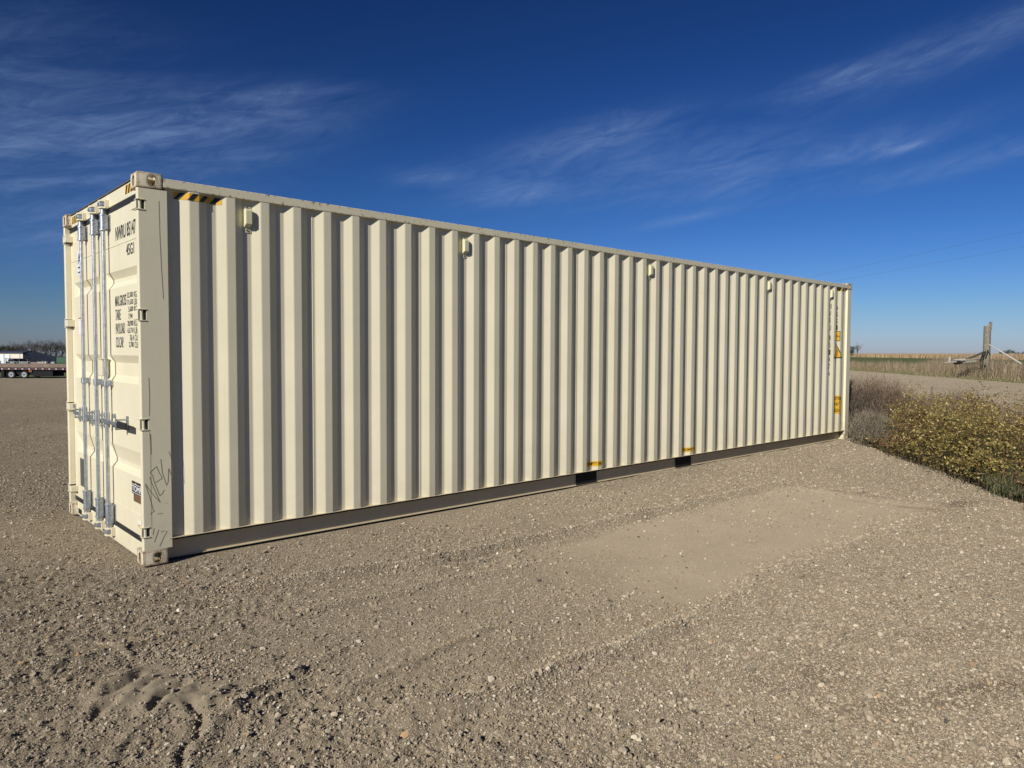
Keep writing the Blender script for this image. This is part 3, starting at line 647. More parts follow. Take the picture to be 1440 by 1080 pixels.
# locking bars
def bar(d_, yb, xb=.012, lever=1, zl=1.02):
    """rod, sleeves at both ends, cams in their keepers, mid guide, hub and handle; lever=+1 points to far side, -1 to near side"""
    rod = MB().tube([(xb, yb, .14), (xb, yb, 2.72)], .0148, 16).build('locking_bar', M_GALV, d_, smooth=True)
    for z0, z1, sg in ((2.585, 2.715, 1), (.150, .318, -1)):
        m = MB().tube([(xb, yb, z0), (xb, yb, z0+.012), (xb, yb, z0+.0121), (xb, yb, z1-.0121), (xb, yb, z1-.012), (xb, yb, z1)], [.030, .030, .0255, .0255, .030, .030], 18)
        m.box((xb+.006, yb-.055, z0+.008), (xb+.020, yb-.024, z1-.008)); m.box((DX-.007, yb-.060, z0+.005), (DX-.0005, yb+.045, z1-.005)); m.box((xb+.015, yb-.034, z0+.008), (DX-.006, yb-.024, z1-.008))
        sh = m.build('bar_sleeve', M_GALV, d_, smooth=True)
        for q in range(3):
            z = z0+.028+(z1-z0-.056)*q/2; MB().tube([(xb-.004, yb-.046, z), (xb+.0055, yb-.046, z)], .008, 8).build('bolt', M_GALV, d_)
        # cam and keeper
        zc = 2.795 if sg > 0 else .085
        c = MB().tube([(xb, yb, z1-.01 if sg > 0 else z0+.01), (xb, yb, zc)], .021, 14)
        c.prism([(xb-.03, yb-.03), (xb+.016, yb-.045), (xb+.022, yb+.02), (xb-.012, yb+.045), (xb-.038, yb+.015)], 2, zc-.014, zc+.014)
        c.build('cam', M_GALV, d_, bevel=.003)
        fr = hd if sg > 0 else sl; xk = .0445
        k = MB()
        for dz in (-.034, .020): k.prism([(xk, yb-.055), (xk-.060, yb-.035), (xk-.066, yb+.01), (xk, yb+.05)], 2, zc+dz, zc+dz+.014)
        k.box((xk-.03, yb-.060, zc-.034), (xk, yb-.046, zc+.034)); k.build('cam_keeper', M_PAINT, fr, bevel=.002)
    for zg in (1.325,):
        m = MB().tube([(xb, yb, zg-.026), (xb, yb, zg+.026)], .023, 14); m.box((DX-.012, yb-.05, zg-.024), (DX-.0005, yb+.04, zg+.024)); m.box((xb, yb-.03, zg-.02), (DX-.01, yb-.018, zg+.02))
        m.build('bar_guide', M_GALV, d_, smooth=True)
    # hub with fork
    m = MB().tube([(xb, yb, zl-.065), (xb, yb, zl+.065)], .022, 14); m.box((xb-.05, yb-.012, zl-.05), (xb-.012, yb+.012, zl-.036)); m.box((xb-.05, yb-.012, zl+.036), (xb-.012, yb+.012, zl+.05))
    m.tube([(xb-.036, yb, zl-.07), (xb-.036, yb, zl+.06)], .008, 8); m.build('handle_hub', M_GALV, d_, smooth=True)
    L1 = .26 if lever > 0 else .47; ys = sorted
    MB().prism([(yb, zl-.020), (yb+lever*L1, zl-.014), (yb+lever*L1, zl+.014), (yb, zl+.020)], 0, xb-.040, xb-.030).build('handle', M_GALV, d_, bevel=.003)
    if lever < 0: MB().prism([(yb-L1, zl-.028), (yb-.69, zl-.026), (yb-.69, zl+.026), (yb-L1, zl+.028)], 0, xb-.044, xb-.024).build('handle_grip', M_BLACK, d_, bevel=.005)
    yc = yb+lever*(.15 if lever > 0 else .45); w = .022
    c = MB(); c.box((xb-.048, yc-w/2, zl-.045), (xb-.042, yc+w/2, zl+.075)); c.box((xb-.042, yc-w/2, zl-.045), (DX-.0005, yc+w/2, zl-.030)); c.box((xb-.042, yc-w/2, zl+.026), (DX-.0005, yc+w/2, zl+.040))
    c.box((DX-.006, yc-.03, zl-.055), (DX-.0003, yc+.03, zl+.06)); c.tube([(xb-.052, yc, zl+.05), (xb-.052, yc, zl+.085)], .011, 8)
    c.build('handle_catch', M_GALV, d_, bevel=.002)
bar(dl, 1.760, lever=1); bar(dl, 1.315, lever=1); bar(dr, .995, lever=-1)
m = MB(); m.box((.000, 1.08, 1.385), (DX-.0005, 1.205, 1.522)); m.build('lock_box', M_PAINT, dr, bevel=.006)
MB().box((-.006, 1.07, 1.5225), (DX-.001, 1.206, 1.528)).build('lock_box_lid', M_PAINT, dr)
# marks on the doors
XT = DX-.0018
text_door('lettering', 'NWRU 85147', .795, 2.480, .552, .110, XT, M_INK, dr, .012)
text_door('lettering', '45G1', .500, 2.335, .205, .088, XT, M_INK, dr, .012)
for z, w, t in ((1.955, .315, 'MAX.GROSS'), (1.844, .150, 'TARE'), (1.733, .265, 'PAYLOAD'), (1.622, .225, 'CU.CAP.')): text_door('lettering', t, .840, z, w, .086, XT, M_INK, dr, .004)
for k, (a, b) in enumerate((('32,500', 'KG'), ('71,650', 'LB'), ('3,600', 'KG'), ('7,940', 'LB'), ('28,900', 'KG'), ('63,710', 'LB'), ('76.4', 'CU.M'), ('2,700', 'CU.FT'))):
    z = 2.003-k*.0548; w = .030*len(a.replace(',', '').replace('.', ''))+.008
    text_door('lettering', a, .345+w, z, w, .047, XT, M_INK, dr, .002); text_door('lettering', b, .318, z, .072 if k < 6 else .12, .047, XT, M_INK, dr, .002)
st = rect_door('dealer_sticker', .17, .462, .484, .582, XT, M_INK, dr); text_door('dealer_lettering', 'TOMP', .452, .505, .24, .045, XT-.001, M_WHITE, dr, .02)
rect_door('sticker_line', .18, .452, .557, .562, XT-.001, M_WHITE, dr); rect_door('sticker_line', .18, .452, .492, .496, XT-.001, M_WHITE, dr); rect_door('sticker_mark', .34, .36, .562, .576, XT-.001, M_ORANGE, dr)
rect_door('sticker_base', .19, .42, .425, .484, XT, M_BRONZE, dr)
rect_door('inspection_sticker', .235, .300, .18, .295, XT, M_WHITE, dr); rect_door('sticker_stripe', .235, .299, .20, .262, XT-.001, M_REDS, dr)
rect_door('logo_sticker', 1.90, 2.115, 2.30, 2.53, XT, M_WHITE, dl); text_door('logo_letter', 'A', 2.10, 2.405, .10, .10, XT-.001, M_NAVYINK, dl, .03)
rect_door('logo_bar', 1.94, 2.095, 2.365, 2.380, XT-.001, M_NAVYINK, dl); rect_door('logo_bar', 2.02, 2.095, 2.32, 2.335, XT-.001, M_NAVYINK, dl)
rect_door('notice_sticker', 1.98, 2.115, 1.75, 1.905, XT, M_WHITE, dl); rect_door('notice_edge', 1.98, 2.115, 1.895, 1.905, XT-.001, M_REDS, dl)
MB().box((DX-.006, 2.02, .306), (DX-.001, 2.16, .572)).build('data_plate', M('plate_grey', (.16, .16, .15), .4, metal=.5), dl, bevel=.002)
# marks and vents on the long side
def hazard_side(x0, x1, z0, z1, n):
    poly_side('hazard_sticker', [[(x0, z0), (x1, z0), (x1, z1), (x0, z1)]], M_YEL, panel, .002); w = (x1-x0)/n; P = []
    for k in range(n):
        a = x0+k*w; P.append([(a, z0), (a+w*.45, z0), (min(a+w*.95, x1), z1), (min(a+w*.5, x1), z1)])
    poly_side('hazard_stripes', P, M_INK, panel, .004)
hazard_side(.262, .615, 2.735, 2.788, 4); hazard_side(11.60, 11.95, 2.735, 2.788, 4)
for k in range(3, NRIB-1, 4):      # vertical butt welds between pressed sheets
    x = X0+PIT*k+.187; MB().prism([(x-.0025, YI+.0005), (x, YI-.0022), (x+.0025, YI+.0005)], 2, ZP0+.004, ZP1-.004).build('weld_seam', M_PAINT, panel)
M_VENT = paint('vent_paint', base=(.72, .68, .44))
for k in (0, 8, 19, 30, 38):
    x = .820+.278*k; y = YI
    v = MB().box((x-.036, y-.006, 2.545), (x+.036, y, 2.757)).build('vent', M_VENT, panel, bevel=.002)
    MB().prism([(y-.0062, 2.585), (y-.050, 2.610), (y-.050, 2.715), (y-.038, 2.732), (y-.0062, 2.732)], 0, x-.026, x+.028).build('vent_hood', M_VENT, v, bevel=.004)
    b = MB()
    for z in (2.565, 2.745): b.tube([(x, y-.0062, z), (x, y-.012, z)], .008, 8)
    b.build('rivet', M_SEAM, v)
for x0, t in ((4.89, 'FOR EMPTY ONLY'), (6.90, 'FOR EMPTY ONLY')):
    poly_side('pocket_sticker', [[(x0, .232), (x0+.30, .232), (x0+.30, .292), (x0, .292)]], M_YEL, panel, .002); text_side('lettering', t, x0+.012, .245, .276, .036, M_INK, panel, .01, .004)
for i, ch in enumerate('NWRU851474'): text_side('lettering', ch, 11.372, 2.400-i*.128-(.05 if i > 3 else 0), .056, .092, M_INK2, panel, .0, .003)
for i, ch in enumerate('45G1'): text_side('lettering', ch, 11.655, 2.385-i*.118, .050, .088, M_INK2, panel, .0, .003)
poly_side('warning_sticker', [[(11.60, 1.83), (11.757, 1.83), (11.757, 2.01), (11.60, 2.01)]], M_INK, panel, .002); poly_side('warning_field', [[(11.61, 1.84), (11.747, 1.84), (11.747, 2.00), (11.61, 2.00)]], M_YEL, panel, .0035)
text_side('warning_lettering', '2.9m', 11.64, 1.90, .10, .04, M_INK, panel, .02, .005)
poly_side('warning_triangle', [[(11.50, 1.52), (11.835, 1.52), (11.667, 1.80)]], M_INK, panel, .002); poly_side('triangle_field', [[(11.535, 1.54), (11.80, 1.54), (11.667, 1.762)]], M_YEL, panel, .0035)
text_side('triangle_mark', '!', 11.69, 1.56, .02, .12, M_INK, panel, .05, .005)
poly_side('height_sticker', [[(11.575, .51), (11.85, .51), (11.85, .84), (11.575, .84)]], M_YEL, panel, .002)
for t, z, x, w in (('CAUTION', .755, 11.59, .245), ("9'6\"", .655, 11.64, .13), ('HIGH', .54, 11.62, .16)): text_side('lettering', t, x, z, w, .062, M_INK, panel, .02, .004)
# grease pencil scrawl, seams and a rust run on the near post (coordinates on its face)
def ribbon(name, lines, w, mat, parent, y=.0038):
    m = MB()
    for P in lines:
        n = len(P); A = []
        for i, (x, z) in enumerate(P):
            x0, z0 = P[max(i-1, 0)]; x1, z1 = P[min(i+1, n-1)]; dx, dz = x1-x0, z1-z0; l = math.hypot(dx, dz) or 1
            A += [(x-dz/l*w/2, y, z+dx/l*w/2), (x+dz/l*w/2, y, z-dx/l*w/2)]
        m.add(A, [(2*i, 2*i+1, 2*i+3, 2*i+2) for i in range(n-1)])
    return m.build(name, mat, parent)
def on_face(zx, zy, y=.0038):
    d = cf+cr*(80+zx/6.75-720)/FPX+cu*(540-650-zy/6.75)/FPX; q = CAM+d*(y-CAM[1])/d[1]; return (float(q[0]), float(q[2]))
SCR = [[(915, 460), (898, 400), (880, 330), (838, 206)], [(840, 206), (868, 250), (905, 300), (980, 382)], [(980, 382), (925, 260), (900, 200), (880, 140)],
       [(885, 98), (912, 70), (945, 40)], [(883, 98), (905, 120), (922, 185), (975, 318)], [(945, 40), (965, 90), (1000, 152)], [(935, 195), (1000, 150)], [(975, 318), (998, 300), (1018, 262)],
       [(985, -30), (1000, 100), (1040, 218)], [(1040, 218), (1054, 190), (1060, 60)], [(1060, 60), (1080, 110), (1102, 165)], [(1102, 165), (1098, 60), (1080, -60), (1060, -100)],
       [(885, 495), (905, 475), (930, 463)], [(950, 492), (1005, 484)], [(1035, 386), (1046, 389)], [(922, 626), (912, 690)], [(966, 640), (925, 760)], [(985, 662), (1015, 652), (1046, 655), (1010, 720), (975, 800)]]
ribbon('pencil_scrawl', [[on_face(*q) for q in ln] for ln in SCR], .0036, M_PENCIL, post)
ribbon('seam_crack', [[(.150, 2.70), (.152, 2.45), (.160, 2.20), (.170, 1.98)]], .0028, M_SEAM, post)
ribbon('seam_crack', [[(.060, 1.40), (.063, 1.27), (.060, 1.12)]], .0028, M_SEAM, post)
ribbon('seam_crack', [[(.058, 1.0), (.064, .85), (.061, .5), (.063, .3)]], .0018, M_SEAM, post)
ribbon('rust_run', [[(.066, .985), (.068, .9), (.067, .83)]], .005, M_RUST, post, .0045)
MB().box((.178, .008, .1182), (.206, .0125, 2.77)).build('post_flange', M_PAINT, post)

# ------------------------------------------------------------------ plants by the ditch
def at(px, depth, z=None, py=None):
    """point on the ray through a column of the view at the given depth; z fixed or from a row"""
    d = cf+cr*(px-720)/FPX+(cu*(540-py)/FPX if py is not None else 0); p = CAM+d*depth
    if z is not None: p[2] = z
    return p
def blades(X, Y, Z, H, Wd, lean, cols, seg=2, seed=0, droop=.2):
    r = np.random.default_rng(seed); n = len(X); a = r.random(n)*6.283; b = r.random(n)*6.283
    ux, uy = np.cos(a)*Wd/2, np.sin(a)*Wd/2; lx, ly = np.cos(b)*lean*H, np.sin(b)*lean*H; Vs = []
    for k in range(seg+1):
        t = k/seg; w = 1-.85*t; cx, cy, cz = X+lx*t**1.7, Y+ly*t**1.7, Z+H*t*(1-droop*t*np.abs(lean))
        Vs += [np.stack([cx-ux*w, cy-uy*w, cz], 1), np.stack([cx+ux*w, cy+uy*w, cz], 1)]
    P = np.stack(Vs, 1); m = P.shape[1]; base = (np.arange(n)*m)[:, None, None]
    f = np.array([(2*k, 2*k+1, 2*k+3, 2*k+2) for k in range(seg)])[None]+base
    return P.reshape(-1, 3), f.reshape(-1, 4), np.repeat(cols, m, 0)
def leaves(C, size, cols, seed=0, up=.4):
    r = np.random.default_rng(seed); n = len(C); d = r.normal(size=(n, 3)); d[:, 2] = d[:, 2]*.6+up; d /= np.linalg.norm(d, axis=1)[:, None]
    s = np.cross(d, r.normal(size=(n, 3))); s /= np.linalg.norm(s, axis=1)[:, None]; nn = np.cross(d, s)
    sz = size[:, None]; P = np.stack([C, C+d*sz*.5+s*sz*.24+nn*sz*.06, C+d*sz-nn*sz*.05, C+d*sz*.5-s*sz*.24+nn*sz*.06], 1)
    f = np.array([[0, 1, 2, 3]])[None]+(np.arange(n)*4)[:, None, None]
    return P.reshape(-1, 3), f.reshape(-1, 4), np.repeat(cols, 4, 0)
def join(parts):
    V, F, C, o = [], [], [], 0
    for v, f, c in parts: V.append(v); F.append(f+o); C.append(c); o += len(v)
    return np.concatenate(V), np.concatenate(F), np.concatenate(C)
def pick(cols, n, jit=.2):
    c = np.array(cols)[rng.integers(0, len(cols), n)]*(1+rng.uniform(-jit, jit, (n, 1))); return np.clip(c, 0, 1)
M_LEAF = attr_mat('leaf', .75, .15, spec=.25); M_TWIG = attr_mat('twig', .9)
TN, SN = np.array([.768, .640]), np.array([.640, -.768]); O = np.array([46, 4.7])
def st2xy(s, t): return O[0]+SN[0]*s+TN[0]*t, O[1]+SN[1]*s+TN[1]*t
def topz(s, t):
    """height of the weed canopy: irregular, lower at the yard side"""
    e = sstep(-18.25, -17.45, s)*(1-.5*sstep(-14.2, -12.9, s)); n = fbm(s, t, .9, 3, 91)
    return (.22+.78*e)*(1.0+.55*n)
nS = 5600
s = np.where(rng.random(nS) < .3, rng.uniform(-18.15, -17.2, nS), rng.uniform(-18.0, -13.0, nS)); t = rng.uniform(-44, -27.2, nS); x, y = st2xy(s, t); okk = np.arctan2(y-CAM[1], x-CAM[0]) < R(21.1)+rng.normal(0, .012, nS); s, t, x, y = s[okk], t[okk], x[okk], y[okk]
z0 = ground_h(x, y); H = topz(s, t)*rng.uniform(.62, 1.02, len(x))*1.26*(.45+.55*sstep(R(21.2), R(18.0), np.arctan2(y-CAM[1], x-CAM[0])))
kind_ = fbm(s, t, 1.3, 3, 55)
stemc = pick([(.10, .06, .04), (.14, .095, .06), (.08, .05, .03), (.13, .11, .06)], len(x))
parts_stem = [blades(x, y, z0, H, .007, rng.normal(0, .16, len(x)), stemc, 3, 5)]
nl = 30; idx = np.repeat(np.arange(len(x)), nl); 
cl = rng.integers(0, 6, len(idx)); cu_ = rng.random((len(x), 6))**.6; co_ = rng.normal(0, .085, (len(x), 6, 2)); u = np.clip(cu_[idx, cl]+rng.normal(0, .025, len(idx)), 0, 1.05)
C = np.stack([x[idx]+co_[idx, cl, 0]+rng.normal(0, .028, len(idx)), y[idx]+co_[idx, cl, 1]+rng.normal(0, .028, len(idx)), z0[idx]+H[idx]*(.10+.92*u)], 1)
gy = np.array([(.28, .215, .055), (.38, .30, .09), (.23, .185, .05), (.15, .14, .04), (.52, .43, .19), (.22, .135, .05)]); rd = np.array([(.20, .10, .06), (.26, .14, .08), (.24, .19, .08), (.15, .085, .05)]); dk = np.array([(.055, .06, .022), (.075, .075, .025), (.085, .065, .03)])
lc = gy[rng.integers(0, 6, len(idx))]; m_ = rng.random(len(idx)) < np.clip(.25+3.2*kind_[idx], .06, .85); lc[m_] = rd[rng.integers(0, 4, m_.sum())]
m_ = rng.random(len(idx)) < np.clip(.95-u*1.15, 0, 1); lc[m_] = dk[rng.integers(0, 3, m_.sum())]  # low leaves recoloured dark: shade inside the thicket painted in
lc = lc*rng.uniform(.75, 1.2, (len(lc), 1)); sel = rng.random(len(idx)) < .92
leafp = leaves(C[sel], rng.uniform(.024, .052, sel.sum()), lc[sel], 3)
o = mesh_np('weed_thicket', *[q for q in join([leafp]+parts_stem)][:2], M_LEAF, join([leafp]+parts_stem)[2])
tag(o, 'knee-high to waist-high thicket of yellowing leafy weeds filling the ditch', 'weeds', kind='stuff')
def brush(name, label, px, depth, rx, ry, h, n, colsA, zshift=0, tw=.009, spread=.35, seedy=None, sd=1):
    c = at(px, depth, 0); g0 = float(ground_h(np.array([c[0]]), np.array([c[1]]))[0]); root = thing(name, label, 'bush', (c[0], c[1], g0))
    r = np.random.default_rng(sd); a = r.random(n)*6.283; q = np.sqrt(r.random(n)); bx, by = np.cos(a)*q*rx, np.sin(a)*q*ry
    hh = h*(1-.45*q**2)*r.uniform(.65, 1.08, n); bz = ground_h(bx+c[0], by+c[1])-g0
    v, f, cc = blades(bx, by, bz, hh, tw, r.normal(0, spread, n), pick(colsA, n), 4, sd); mesh_np('stems', v, f, M_TWIG, cc, root)
    m = n*7; i = r.integers(0, n, m); uu = r.uniform(.3, 1, m); X, Y_, Z = bx[i]+r.normal(0, .05, m), by[i]+r.normal(0, .05, m), bz[i]+hh[i]*uu
    v, f, cc = blades(X, Y_, Z, r.uniform(.05, .16, m), .0065, r.normal(0, .7, m), pick(colsA, m), 2, sd+1); p1 = (v, f, cc)
    k = m; p2 = leaves(np.stack([X, Y_, Z+.03], 1)+r.normal(0, .03, (m, 3)), r.uniform(.010, .024, m), pick(seedy or colsA, m), sd+2)
    v, f, cc = join([p1, p2]); mesh_np('twigs', v, f, M_TWIG, cc, root); return root
brush('dry_bush', 'tall reddish-brown dry bush beside the far corner of the container', 1246, 14.2, .85, .95, 1.42, 3600, [(.14, .09, .06), (.19, .125, .08), (.11, .08, .055), (.24, .17, .11)], seedy=[(.25, .17, .11), (.19, .13, .085), (.29, .22, .15)], sd=4)
brush('dry_bush', 'low grey dead brush at the foot of the tall bush by the container', 1238, 12.6, .52, .42, .62, 1300, [(.19, .16, .115), (.25, .21, .155), (.14, .115, .085), (.30, .26, .19)], spread=.6, sd=8)
brush('dry_bush', 'brown feathery brush behind the yellow weeds, nearer the road', 1330, 17.5, 1.5, .8, 1.12, 1500, [(.18, .12, .09), (.22, .16, .12), (.15, .11, .08)], sd=12)
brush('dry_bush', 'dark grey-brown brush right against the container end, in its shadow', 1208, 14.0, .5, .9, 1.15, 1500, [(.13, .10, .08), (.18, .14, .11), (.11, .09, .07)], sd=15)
brush('dry_bush', 'grey-green weedy tuft at the gravel edge in the lower right corner of the frame', 1452, 8.1, .38, .38, .34, 420, [(.13, .13, .06), (.20, .18, .10), (.10, .11, .05)], spread=.6, sd=19)
def stalk(label, px, depth, h, lean, col, sd, tuft=True):
    c = at(px, depth, 0); g0 = float(ground_h(np.array([c[0]]), np.array([c[1]]))[0]); root = thing('tall_stalk', label, 'weed stalk', (c[0], c[1], g0), group='tall dead stalks among the weeds')
    P = [(lean*h*(k/6)**1.5, .02*math.sin(k), h*k/6) for k in range(7)]; m_ = bpy.data.materials.get('stalk_'+col[0]) or M('stalk_'+col[0], col[1], .9)
    MB().tube(P, [.006-.0006*k for k in range(7)], 6).build('stem', m_, root)
    if tuft:
        n = 90; r = np.random.default_rng(sd); Z = h*r.uniform(.80, 1.0, n); X = lean*h*(Z/h)**1.5; v, f, cc = leaves(np.stack([X+r.normal(0, .008, n), r.normal(0, .008, n), Z], 1), r.uniform(.016, .034, n), pick([tuple(c_*.8 for c_ in col[1]), col[1]], n), sd); mesh_np('seed_head', v, f, M_TWIG, cc, root)
stalk('pale bare stalk leaning left in front of the dark weeds', 1408, 9.3, .85, -.12, ('pale', (.42, .36, .25)), 1, False)
stalk('short pale-yellow reed stalk at the right end of the weeds', 1417, 8.9, .62, .08, ('reed', (.40, .34, .16)), 2, False)
stalk('dark red dock stalk with a seed head standing above the weeds', 1366, 14.5, 1.28, .02, ('dock', (.13, .06, .04)), 3)
stalk('second dark seed-headed stalk, right of the tallest dock stalk', 1372, 13.4, 1.18, .06, ('dock', (.13, .06, .04)), 4)
stalk('slim brown stalk above the weeds, left of the dock stalks', 1310, 16.5, 1.28, .03, ('brown', (.20, .13, .09)), 5)
stalk('buff seeded stalk above the weeds near the right edge of the frame', 1429, 12.5, 1.15, -.03, ('buff', (.30, .22, .14)), 6)

# tall dry grass along the far side of the road and meadow grass beyond
def road_grass():
    n = 52000; s = rng.exponential(9, n)+.2; t = rng.uniform(-16, 62, n); k = s < 34; s, t = s[k], t[k]; x, y = st2xy(s, t)
    tall = sstep(.9, 3.0, s)*(.55+.9*sstep(-.1, .2, fbm(x, y, 5, 2, 14)))*(1-.55*sstep(18, 30, s)); H = (.10+.50*tall*(1+.85*sstep(R(18.6), R(16.8), np.arctan2(y-CAM[1], x-CAM[0]))*(1-sstep(8, 14, s))))*rng.uniform(.55, 1.3, len(x))
    straw = pick([(.30, .23, .145), (.38, .30, .19), (.22, .165, .11), (.27, .20, .14), (.19, .14, .10)], len(x)); green = pick([(.13, .14, .05), (.18, .17, .07), (.25, .20, .11)], len(x))
    g = (rng.random(len(x)) < np.clip(.72-tall*.62+.3*fbm(x, y, 3, 2, 19)+.6*sstep(13, 24, s), .05, .9))[:, None]; return blades(x, y, ground_h(x, y), H, rng.uniform(.015, .045, len(x)), rng.normal(0, .3, len(x)), np.where(g, green, straw), 2, 9)
v, f, c = road_grass(); o = mesh_np('tall_grass', v, f, M_TWIG, c); tag(o, 'tall straw-coloured grass growing along the far side of the road', 'grass', kind='stuff')
def bank_grass():
    n = 1500; s = rng.normal(-17.95, .2, n); t = rng.uniform(-44, -27.3, n); x, y = st2xy(s, t); k = ~((x < 12.45) & (y > -.3)) & (fbm(x, y, .5, 2, 3) > -.02); x, y = x[k], y[k]
    return blades(x, y, ground_h(x, y), rng.uniform(.05, .24, len(x)), .006, rng.normal(0, .5, len(x)), pick([(.12, .12, .05), (.20, .17, .09), (.26, .21, .12), (.09, .09, .04)], len(x)), 2, 10)
v, f, c = bank_grass(); o = mesh_np('bank_grass', v, f, M_TWIG, c); tag(o, 'short mixed grass fringing the edge of the gravel bank', 'grass', kind='stuff')
def crop():
    n = 70000; s = 105+225*rng.random(n)**1.6; t = rng.uniform(-60, 900, n); x, y = st2xy(s, t); k = np.arctan2(y-CAM[1], x-CAM[0]) < R(47); x, y = x[k], y[k]; n = len(x); return blades(x, y, ground_h(x, y), rng.uniform(1.6, 2.25, n), rng.uniform(.15, .45, n), rng.normal(0, .2, n), pick([(.36, .26, .155), (.40, .29, .17), (.32, .225, .13)], n, .12), 1, 12)
v, f, c = crop(); o = mesh_np('standing_crop', v, f, M_TWIG, c); tag(o, 'standing dry tan crop far across the road below the horizon', 'crop', kind='stuff')

# ------------------------------------------------------------------ broken pole, debris, guy guard, wires
M_WOOD = M('weathered_wood', (.27, .24, .175), .9, bump=1, bscale=40, vary=.45, vscale=9); M_DKWOOD = M('dark_wood', (.10, .085, .07), .9, vary=.3, vscale=8); M_PALEWOOD = M('pale_wood', (.42, .38, .32), .9, vary=.3, vscale=8)
p = at(1386, 50, 0); face = math.atan2(cf[1], cf[0])
def gz(p): return float(ground_h(np.array([p[0]]), np.array([p[1]]))[0])
t_ = thing('broken_pole', 'thick snapped-off wooden utility pole stub standing beyond the road', 'pole', (p[0], p[1], gz(p)), face-math.pi/2)
m = MB(); rr_ = .225; n = 16; V = []; 
tops = [3.62, 3.58, 3.50, 3.46, 3.55, 3.50, 3.48, 3.55, 3.45, 3.46, 3.50, 3.46, 3.52, 3.74, 3.76, 3.72]
for k in range(n): a = 2*math.pi*k/n-.3; V += [(rr_*1.05*math.cos(a), rr_*math.sin(a), -.2), (rr_*math.cos(a)*.97, rr_*math.sin(a)*.97, tops[k]+.02)]
F = [(2*k, 2*((k+1) % n), 2*((k+1) % n)+1, 2*k+1) for k in range(n)]+[tuple(2*k+1 for k in range(n))]
m.add(V, F).build('stub', M_WOOD, t_)
m = MB().box((.03, -rr_*1.07, .3), (.05, -rr_*.96, 3.3)); m.build('split', M_DKWOOD, t_)
MB().box((.12, -.19, 3.30), (.20, .02, 3.86)).build('splinter', M_WOOD, t_)
def plank(label, px0, py0, px1, py1, dep, w, th, mat, nm='broken_timber', gr='broken timbers beside the pole'):
    a, b = at(px0, dep, py=py0), at(px1, dep, py=py1); o = MB().tube([(0, 0, 0), tuple(b-a)], [w/2, w/2], 5).build(nm, mat); o.location = tuple(a); tag(o, label, 'timber', gr); return o
D0 = 49.5
plank('long grey beam sloping up to the foot of the pole', 1357, 506, 1384, 495, D0, .16, .1, M_DKWOOD)
plank('weathered plank lying low between the debris and the pole', 1350, 507.5, 1378, 504.5, D0-.3, .16, .1, M_WOOD)
plank('broad grey board resting on the grass left of the pole foot', 1353, 510.5, 1372, 509, D0-.5, .30, .1, M_WOOD)
for k, lb in enumerate(('first short black prop leaning on the pole foot, counted from the left', 'second short black prop leaning on the pole foot', 'third short black prop, closest to the pole')):
    plank(lb, 1378.5+k*3.8, 508.5-k*2, 1383+k*3.3, 494.5-k*.4, D0-1-k*.2, .10, .1, M_HOLE, 'leaning_prop', 'black props at the pole foot')
plank('thin pale pole lying in the grass at the left end of the debris', 1328, 510, 1345, 509, D0-1, .09, .1, M_PALEWOOD)
plank('short pale post standing up from the debris', 1335, 509, 1335.5, 502, D0-.8, .20, .1, M_PALEWOOD)
plank('pale broken log lying across the debris', 1341, 507, 1357, 506, D0-.7, .18, .1, M_PALEWOOD)
plank('dark hollow log end under the pale log', 1342, 510, 1350, 509.5, D0-.9, .28, .1, M_HOLE)
for o in list(S.objects):
    if o.name.startswith(('broken_timber', 'leaning_prop')): pass
a, b = at(1390, 49, py=484), at(1436, 46, py=511.5); 
M_PLAS = M('pale_plastic', (.55, .53, .48), .6); o = MB().tube([(0, 0, 0), tuple((b-a)*.3), tuple((b-a)*.301), tuple(b-a)], [.035, .035, .055, .055], 8).build('guy_guard', M_PLAS); o.location = tuple(a)
tag(o, 'pale guy-wire guard slanting from the broken pole down into the grass', 'guy wire')
def wire(lbl, a, b, sag, r=.011):
    a, b = np.array(a), np.array(b); P = [tuple((b-a)*k/24-np.array([0, 0, sag*4*(k/24)*(1-k/24)])) for k in range(25)]; o = MB().tube(P, r, 5).build('power_line', M('wire', (.10, .11, .13), .6) if 'wire' not in bpy.data.materials else bpy.data.materials['wire']); o.location = tuple(a); tag(o, lbl, 'power line', 'overhead wires')
wire('upper of the two thin overhead wires crossing the sky at right', at(1080, 95, py=402), at(1560, 52, py=300), .0, .007)
wire('lower of the two thin overhead wires crossing the sky at right', at(1090, 95, py=411), at(1560, 52, py=325), .0, .006)

